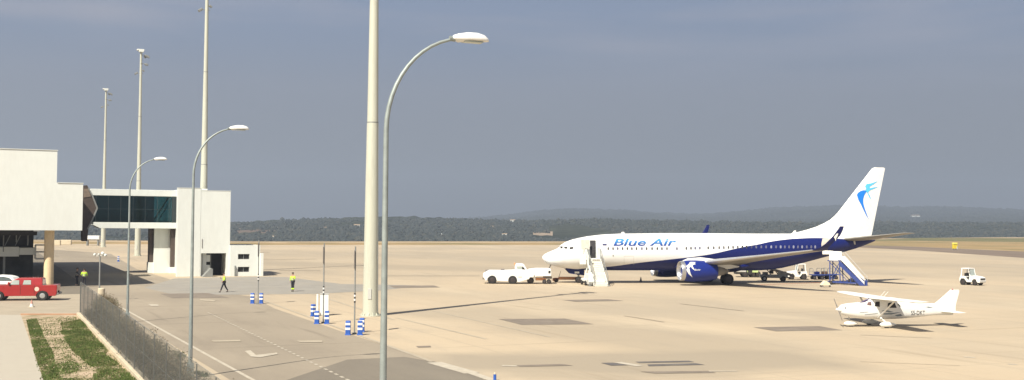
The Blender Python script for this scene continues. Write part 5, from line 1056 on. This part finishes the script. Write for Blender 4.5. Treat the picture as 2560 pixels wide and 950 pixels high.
# ------------------------------------------------------------------ people
def limb(name, pts, edges, parent, m, sub=1):
    me = bpy.data.meshes.new(name); me.from_pydata([p[:3] for p in pts], edges, []); o = bpy.data.objects.new(name, me); C.objects.link(o); o.parent = parent; me.materials.append(m)
    md = o.modifiers.new('Skin', 'SKIN'); md.use_smooth_shade = True
    sv = me.skin_vertices[0].data
    for i, p in enumerate(pts): r = p[3]; sv[i].radius = r if isinstance(r, tuple) else (r, r); sv[i].use_root = (i == 0)
    s = o.modifiers.new('sub', 'SUBSURF'); s.levels = sub; s.render_levels = 2
    return o
def person(px, py, rz, label, stride, arms, top, legs, boots, at=None, white_cuffs=False, skirt=None):
    p = G(px, py) if at is None else Vector(at); t = thing('person', label, 'person', (p.x, p.y, .01), rz, 'ground crew')
    # local +x is the walking direction; heights of a 1.72 m figure
    def leg(s, off, knee):
        hip = Vector((0, s*.09, .90)); ft = Vector((off, s*.10, .09)); k = (hip+ft)/2+Vector((knee, 0, .02)); return hip, k, ft
    L, R = leg(1, stride[0], stride[1]), leg(-1, stride[2], stride[3])
    pts = [(0, 0, .93, (.13, .10)), (0, 0, 1.15, (.12, .09)), (.01, 0, 1.34, (.16, .10)), (.015, 0, 1.45, .07), (.03, 0, 1.50, .052), (.035, 0, 1.585, (.078, .088)), (.03, 0, 1.66, (.07, .08))]; ed = [(0, 1), (1, 2), (2, 3), (3, 4), (4, 5), (5, 6)]
    for s, (hip, k, ft) in ((1, L), (-1, R)):
        i = len(pts); pts += [(*hip, .085), (*k, .055), (*ft, .04)]; ed += [(0, i), (i, i+1), (i+1, i+2)]
    sl = []
    for s, (el, ha) in ((1, arms[0]), (-1, arms[1])):
        i = len(pts); sh = (.01, s*.17, 1.40); pts += [(*sh, .055), (*el, .04), (*ha, .027), (ha[0]+(ha[0]-el[0])*.28, ha[1], ha[2]+(ha[2]-el[2])*.28, (.04, .018))]; ed += [(2, i), (i, i+1), (i+1, i+2), (i+2, i+3)]; sl.append((sh, el, ha))
        d = Vector(ha)-Vector(el); d.normalize(); u = d.cross(Vector((0, 1, 0))).normalized(); b = Vector(pts[i+3][:3])
        for j, (o_, ln) in enumerate(((-.03, .07), (-.01, .085), (.01, .08), (.028, .065))):
            q = b+u*o_; e1 = q+d*ln*.5+Vector((0, -s*.008, 0)); e2 = q+d*ln+Vector((0, -s*.022, 0)); n = len(pts); pts += [(*q, .009), (*e1, .009), (*e2, .007)]; ed += [(i+3, n), (n, n+1), (n+1, n+2)]
        n = len(pts); q = b-u*.045-d*.02; e = q-u*.02+d*.045; pts += [(*q, .011), (*e, .008)]; ed += [(i+3, n), (n, n+1)]
    body = limb('body', pts, ed, t, M['skin'])
    MB().lathe((.03, 0, 1.60), [(.0, .092), (.045, .094), (.085, .075), (.11, .03)], 'z', 14).build('hair', M['hair'], t, smooth=True)
    f = MB(); f.loft([[(.118, -.012, 1.585), (.118, .012, 1.585), (.114, .006, 1.62), (.114, -.006, 1.62)], [(.136, -.009, 1.583), (.136, .009, 1.583), (.118, .004, 1.618), (.118, -.004, 1.618)]]); f.build('nose', M['skin'], body)
    for y in (-.03, .03): MB().lathe((.105, y, 1.622), [(0, .012), (.010, .008)], 'x', 8).build('eye', M['dark'], body)
    MB().box((.112, 0, 1.553), (.012, .04, .008)).build('mouth', mat('lips', (.3, .1, .08), .6), body)
    for y in (-.085, .085): MB().lathe((.025, y, 1.60), [(-.01, .02), (.01, .026)], 'y', 8).build('ear', M['skin'], body)
    vest = limb('vest', [(0, 0, .92, (.155, .125)), (0, 0, 1.10, (.15, .12)), (.01, 0, 1.30, (.175, .125)), (.012, 0, 1.43, (.10, .08)), (.01, .16, 1.40, .075), (.01, -.16, 1.40, .075)], [(0, 1), (1, 2), (2, 3), (2, 4), (2, 5)], t, top)
    for z in (1.02, 1.16): MB().loft([[((.145)*math.cos(a), (.178)*math.sin(a), z+dz) for a in [k/16*2*PI for k in range(16)]] for dz in (0, .045)], cap=False).build('reflective_band', M['wall2'], vest)
    for sh, el, ha in sl: limb('sleeve', [(*sh, .068), (*el, .052), (*(Vector(el)*.25+Vector(ha)*.75), .040)], [(0, 1), (1, 2)], t, top)
    tp = [(0, 0, .95, (.145, .115))]; te = []
    for hip, k, ft in (L, R): i = len(tp); tp += [(*hip, .10), (*k, .075), (ft.x, ft.y, ft.z+.04, .06)]; te += [(0, i), (i, i+1), (i+1, i+2)]
    limb('trousers', tp, te, t, legs)
    for hip, k, ft in (L, R):
        limb('boot', [(ft.x-.03, ft.y, .06, .05), (ft.x+.08, ft.y, .045, .045), (ft.x+.17, ft.y, .035, .035)], [(0, 1), (1, 2)], t, boots)
        if white_cuffs: limb('trouser_cuff', [(ft.x, ft.y, .16, .085), ((ft.x*2+k.x)/3, ft.y, .34, .085)], [(0, 1)], t, M['hivis'])
    return t
HV, CL = M['hivis'], M['cloth']
person(560, 731, math.radians(200), 'man in lime vest and dark trousers striding toward the tower doorway', (.30, .02, -.34, .06), (((-.02, .24, 1.14), (.14, .2, .98)), ((.05, -.24, 1.15), (.22, -.16, 1.22))), HV, CL, M['dark'])
person(732, 729, math.radians(255), 'worker in lime jacket and dark shorts with lime cuffs, walking alone on the apron', (.10, .03, -.06, .02), (((.05, .24, 1.14), (.2, .14, 1.15)), ((.0, -.25, 1.12), (.05, -.24, .88))), HV, CL, M['dark'], white_cuffs=True)
person(210, 718, math.radians(120), 'worker in bright lime jacket standing in shade at the end of the mesh fence', (.05, .01, -.05, .01), (((.05, .25, 1.15), (.22, .2, 1.05)), ((.02, -.25, 1.14), (.12, -.22, .95))), HV, CL, M['dark'])
person(192, 715, math.radians(20), 'person all in dark clothes standing in shade beside the lime jacketed worker', (.06, .01, -.08, .01), (((.05, .25, 1.15), (.12, .2, .95)), ((.1, -.25, 1.14), (.32, -.15, 1.05))), mat('dark_jacket', (.02, .02, .024), .85), CL, M['dark'])
# ------------------------------------------------------------------ haze, sky, sun, camera
hm = bpy.data.materials.new('air'); hm.use_nodes = True; nt = hm.node_tree; nt.nodes.remove(nt.nodes['Principled BSDF'])
v = nt.nodes.new('ShaderNodeVolumePrincipled'); v.inputs['Color'].default_value = (.615, .715, .87, 1); v.inputs['Density'].default_value = 3.9e-4; v.inputs['Anisotropy'].default_value = .2
nt.links.new(v.outputs[0], nt.nodes['Material Output'].inputs['Volume'])
hz = MB().span((-5600, -5600, -120), (5600, 5600, 240)).build('haze', hm); hz['kind'] = 'stuff'; tag(hz, 'thin bluish haze in the air over the apron and hills', 'haze')
w = bpy.data.worlds.new('World'); bpy.context.scene.world = w; w.use_nodes = True; nt = w.node_tree; N, L = nt.nodes, nt.links
SAZ, SEL = math.radians(30.5), math.radians(48)
sky = N.new('ShaderNodeTexSky'); sky.sky_type = 'NISHITA'; sky.sun_disc = False; sky.sun_elevation = SEL; sky.sun_rotation = SAZ+PI; sky.dust_density = 3
bg = N['Background']; bg.inputs['Strength'].default_value = .1
tc = N.new('ShaderNodeTexCoord'); sp = N.new('ShaderNodeSeparateXYZ'); L.new(tc.outputs['Generated'], sp.inputs[0])
r = N.new('ShaderNodeValToRGB'); L.new(sp.outputs[2], r.inputs[0]); e = r.color_ramp.elements
SKY = [(0.0, (1.32, 1.44, 1.62)), (.06, (1.42, 1.54, 1.80)), (.115, (1.52, 1.70, 2.15)), (.155, (1.36, 1.70, 2.42)), (.19, (1.34, 1.74, 2.60)), (.28, (.85, 1.15, 1.8)), (1., (.45, .65, 1.15))]
SC = 4.
e[0].position = 0; e[0].color = (*[k/SC for k in SKY[0][1]], 1); e[1].position = 1; e[1].color = (*[k/SC for k in SKY[-1][1]], 1)
for p_, c_ in SKY[1:-1]: x = e.new(p_); x.color = (*[k/SC for k in c_], 1)
mu = N.new('ShaderNodeVectorMath'); mu.operation = 'SCALE'; mu.inputs['Scale'].default_value = SC; L.new(r.outputs[0], mu.inputs[0])
mp = N.new('ShaderNodeMapping'); mp.inputs['Scale'].default_value = (1.3, 1, 11); mp.inputs['Rotation'].default_value = (0, math.radians(3.5), 0); L.new(tc.outputs['Generated'], mp.inputs[0])
cn = N.new('ShaderNodeTexNoise'); cn.inputs['Scale'].default_value = 2.2; cn.inputs['Detail'].default_value = 6; cn.inputs['Roughness'].default_value = .5; L.new(mp.outputs[0], cn.inputs['Vector'])
cr = N.new('ShaderNodeMapRange'); cr.inputs['From Min'].default_value = .43; cr.inputs['From Max'].default_value = .68; L.new(cn.outputs['Fac'], cr.inputs['Value'])
ht = N.new('ShaderNodeMapRange'); ht.inputs['From Min'].default_value = .11; ht.inputs['From Max'].default_value = .175; L.new(sp.outputs[2], ht.inputs['Value'])
mm = N.new('ShaderNodeMath'); mm.operation = 'MULTIPLY'; L.new(cr.outputs[0], mm.inputs[0]); L.new(ht.outputs[0], mm.inputs[1])
cx = N.new('ShaderNodeMix'); cx.data_type = 'RGBA'; L.new(mm.outputs[0], cx.inputs['Factor']); L.new(mu.outputs[0], cx.inputs['A']); cx.inputs['B'].default_value = (2.25, 2.32, 2.8, 1)
mx = N.new('ShaderNodeMix'); mx.data_type = 'RGBA'; mx.inputs['Factor'].default_value = .96; L.new(sky.outputs[0], mx.inputs['A']); L.new(cx.outputs['Result'], mx.inputs['B']); L.new(mx.outputs['Result'], bg.inputs['Color'])
sl = bpy.data.lights.new('sun', 'SUN'); sl.energy = 5.0; sl.angle = math.radians(.6); sl.color = (1, .93, .80); so = bpy.data.objects.new('sun', sl); C.objects.link(so)
d = Vector((math.sin(SAZ)*math.cos(SEL), math.cos(SAZ)*math.cos(SEL), -math.sin(SEL))); so.rotation_euler = d.to_track_quat('-Z', 'Y').to_euler(); so.location = (-40, -60, 90)
cam = bpy.data.cameras.new('camera'); co = bpy.data.objects.new('camera', cam); C.objects.link(co); cam.sensor_width = 36; cam.lens = F/2560*36; cam.clip_end = 20000; cam.clip_start = .1
co.matrix_world = Matrix.Translation((0, 0, H)) @ Matrix.Rotation(PI/2+PITCH, 4, 'X') @ Matrix.Rotation(ROLL, 4, 'Z'); bpy.context.scene.camera = co
sc_ = bpy.context.scene; sc_.view_settings.view_transform = 'Standard'; sc_.view_settings.look = 'None'; sc_.view_settings.exposure = .74; sc_.view_settings.gamma = 1
sc_.render.filter_size = 1.5
sc_.cycles.use_denoising = True; sc_.cycles.volume_step_rate = 4; sc_.cycles.max_bounces = 6; sc_.cycles.transparent_max_bounces = 12
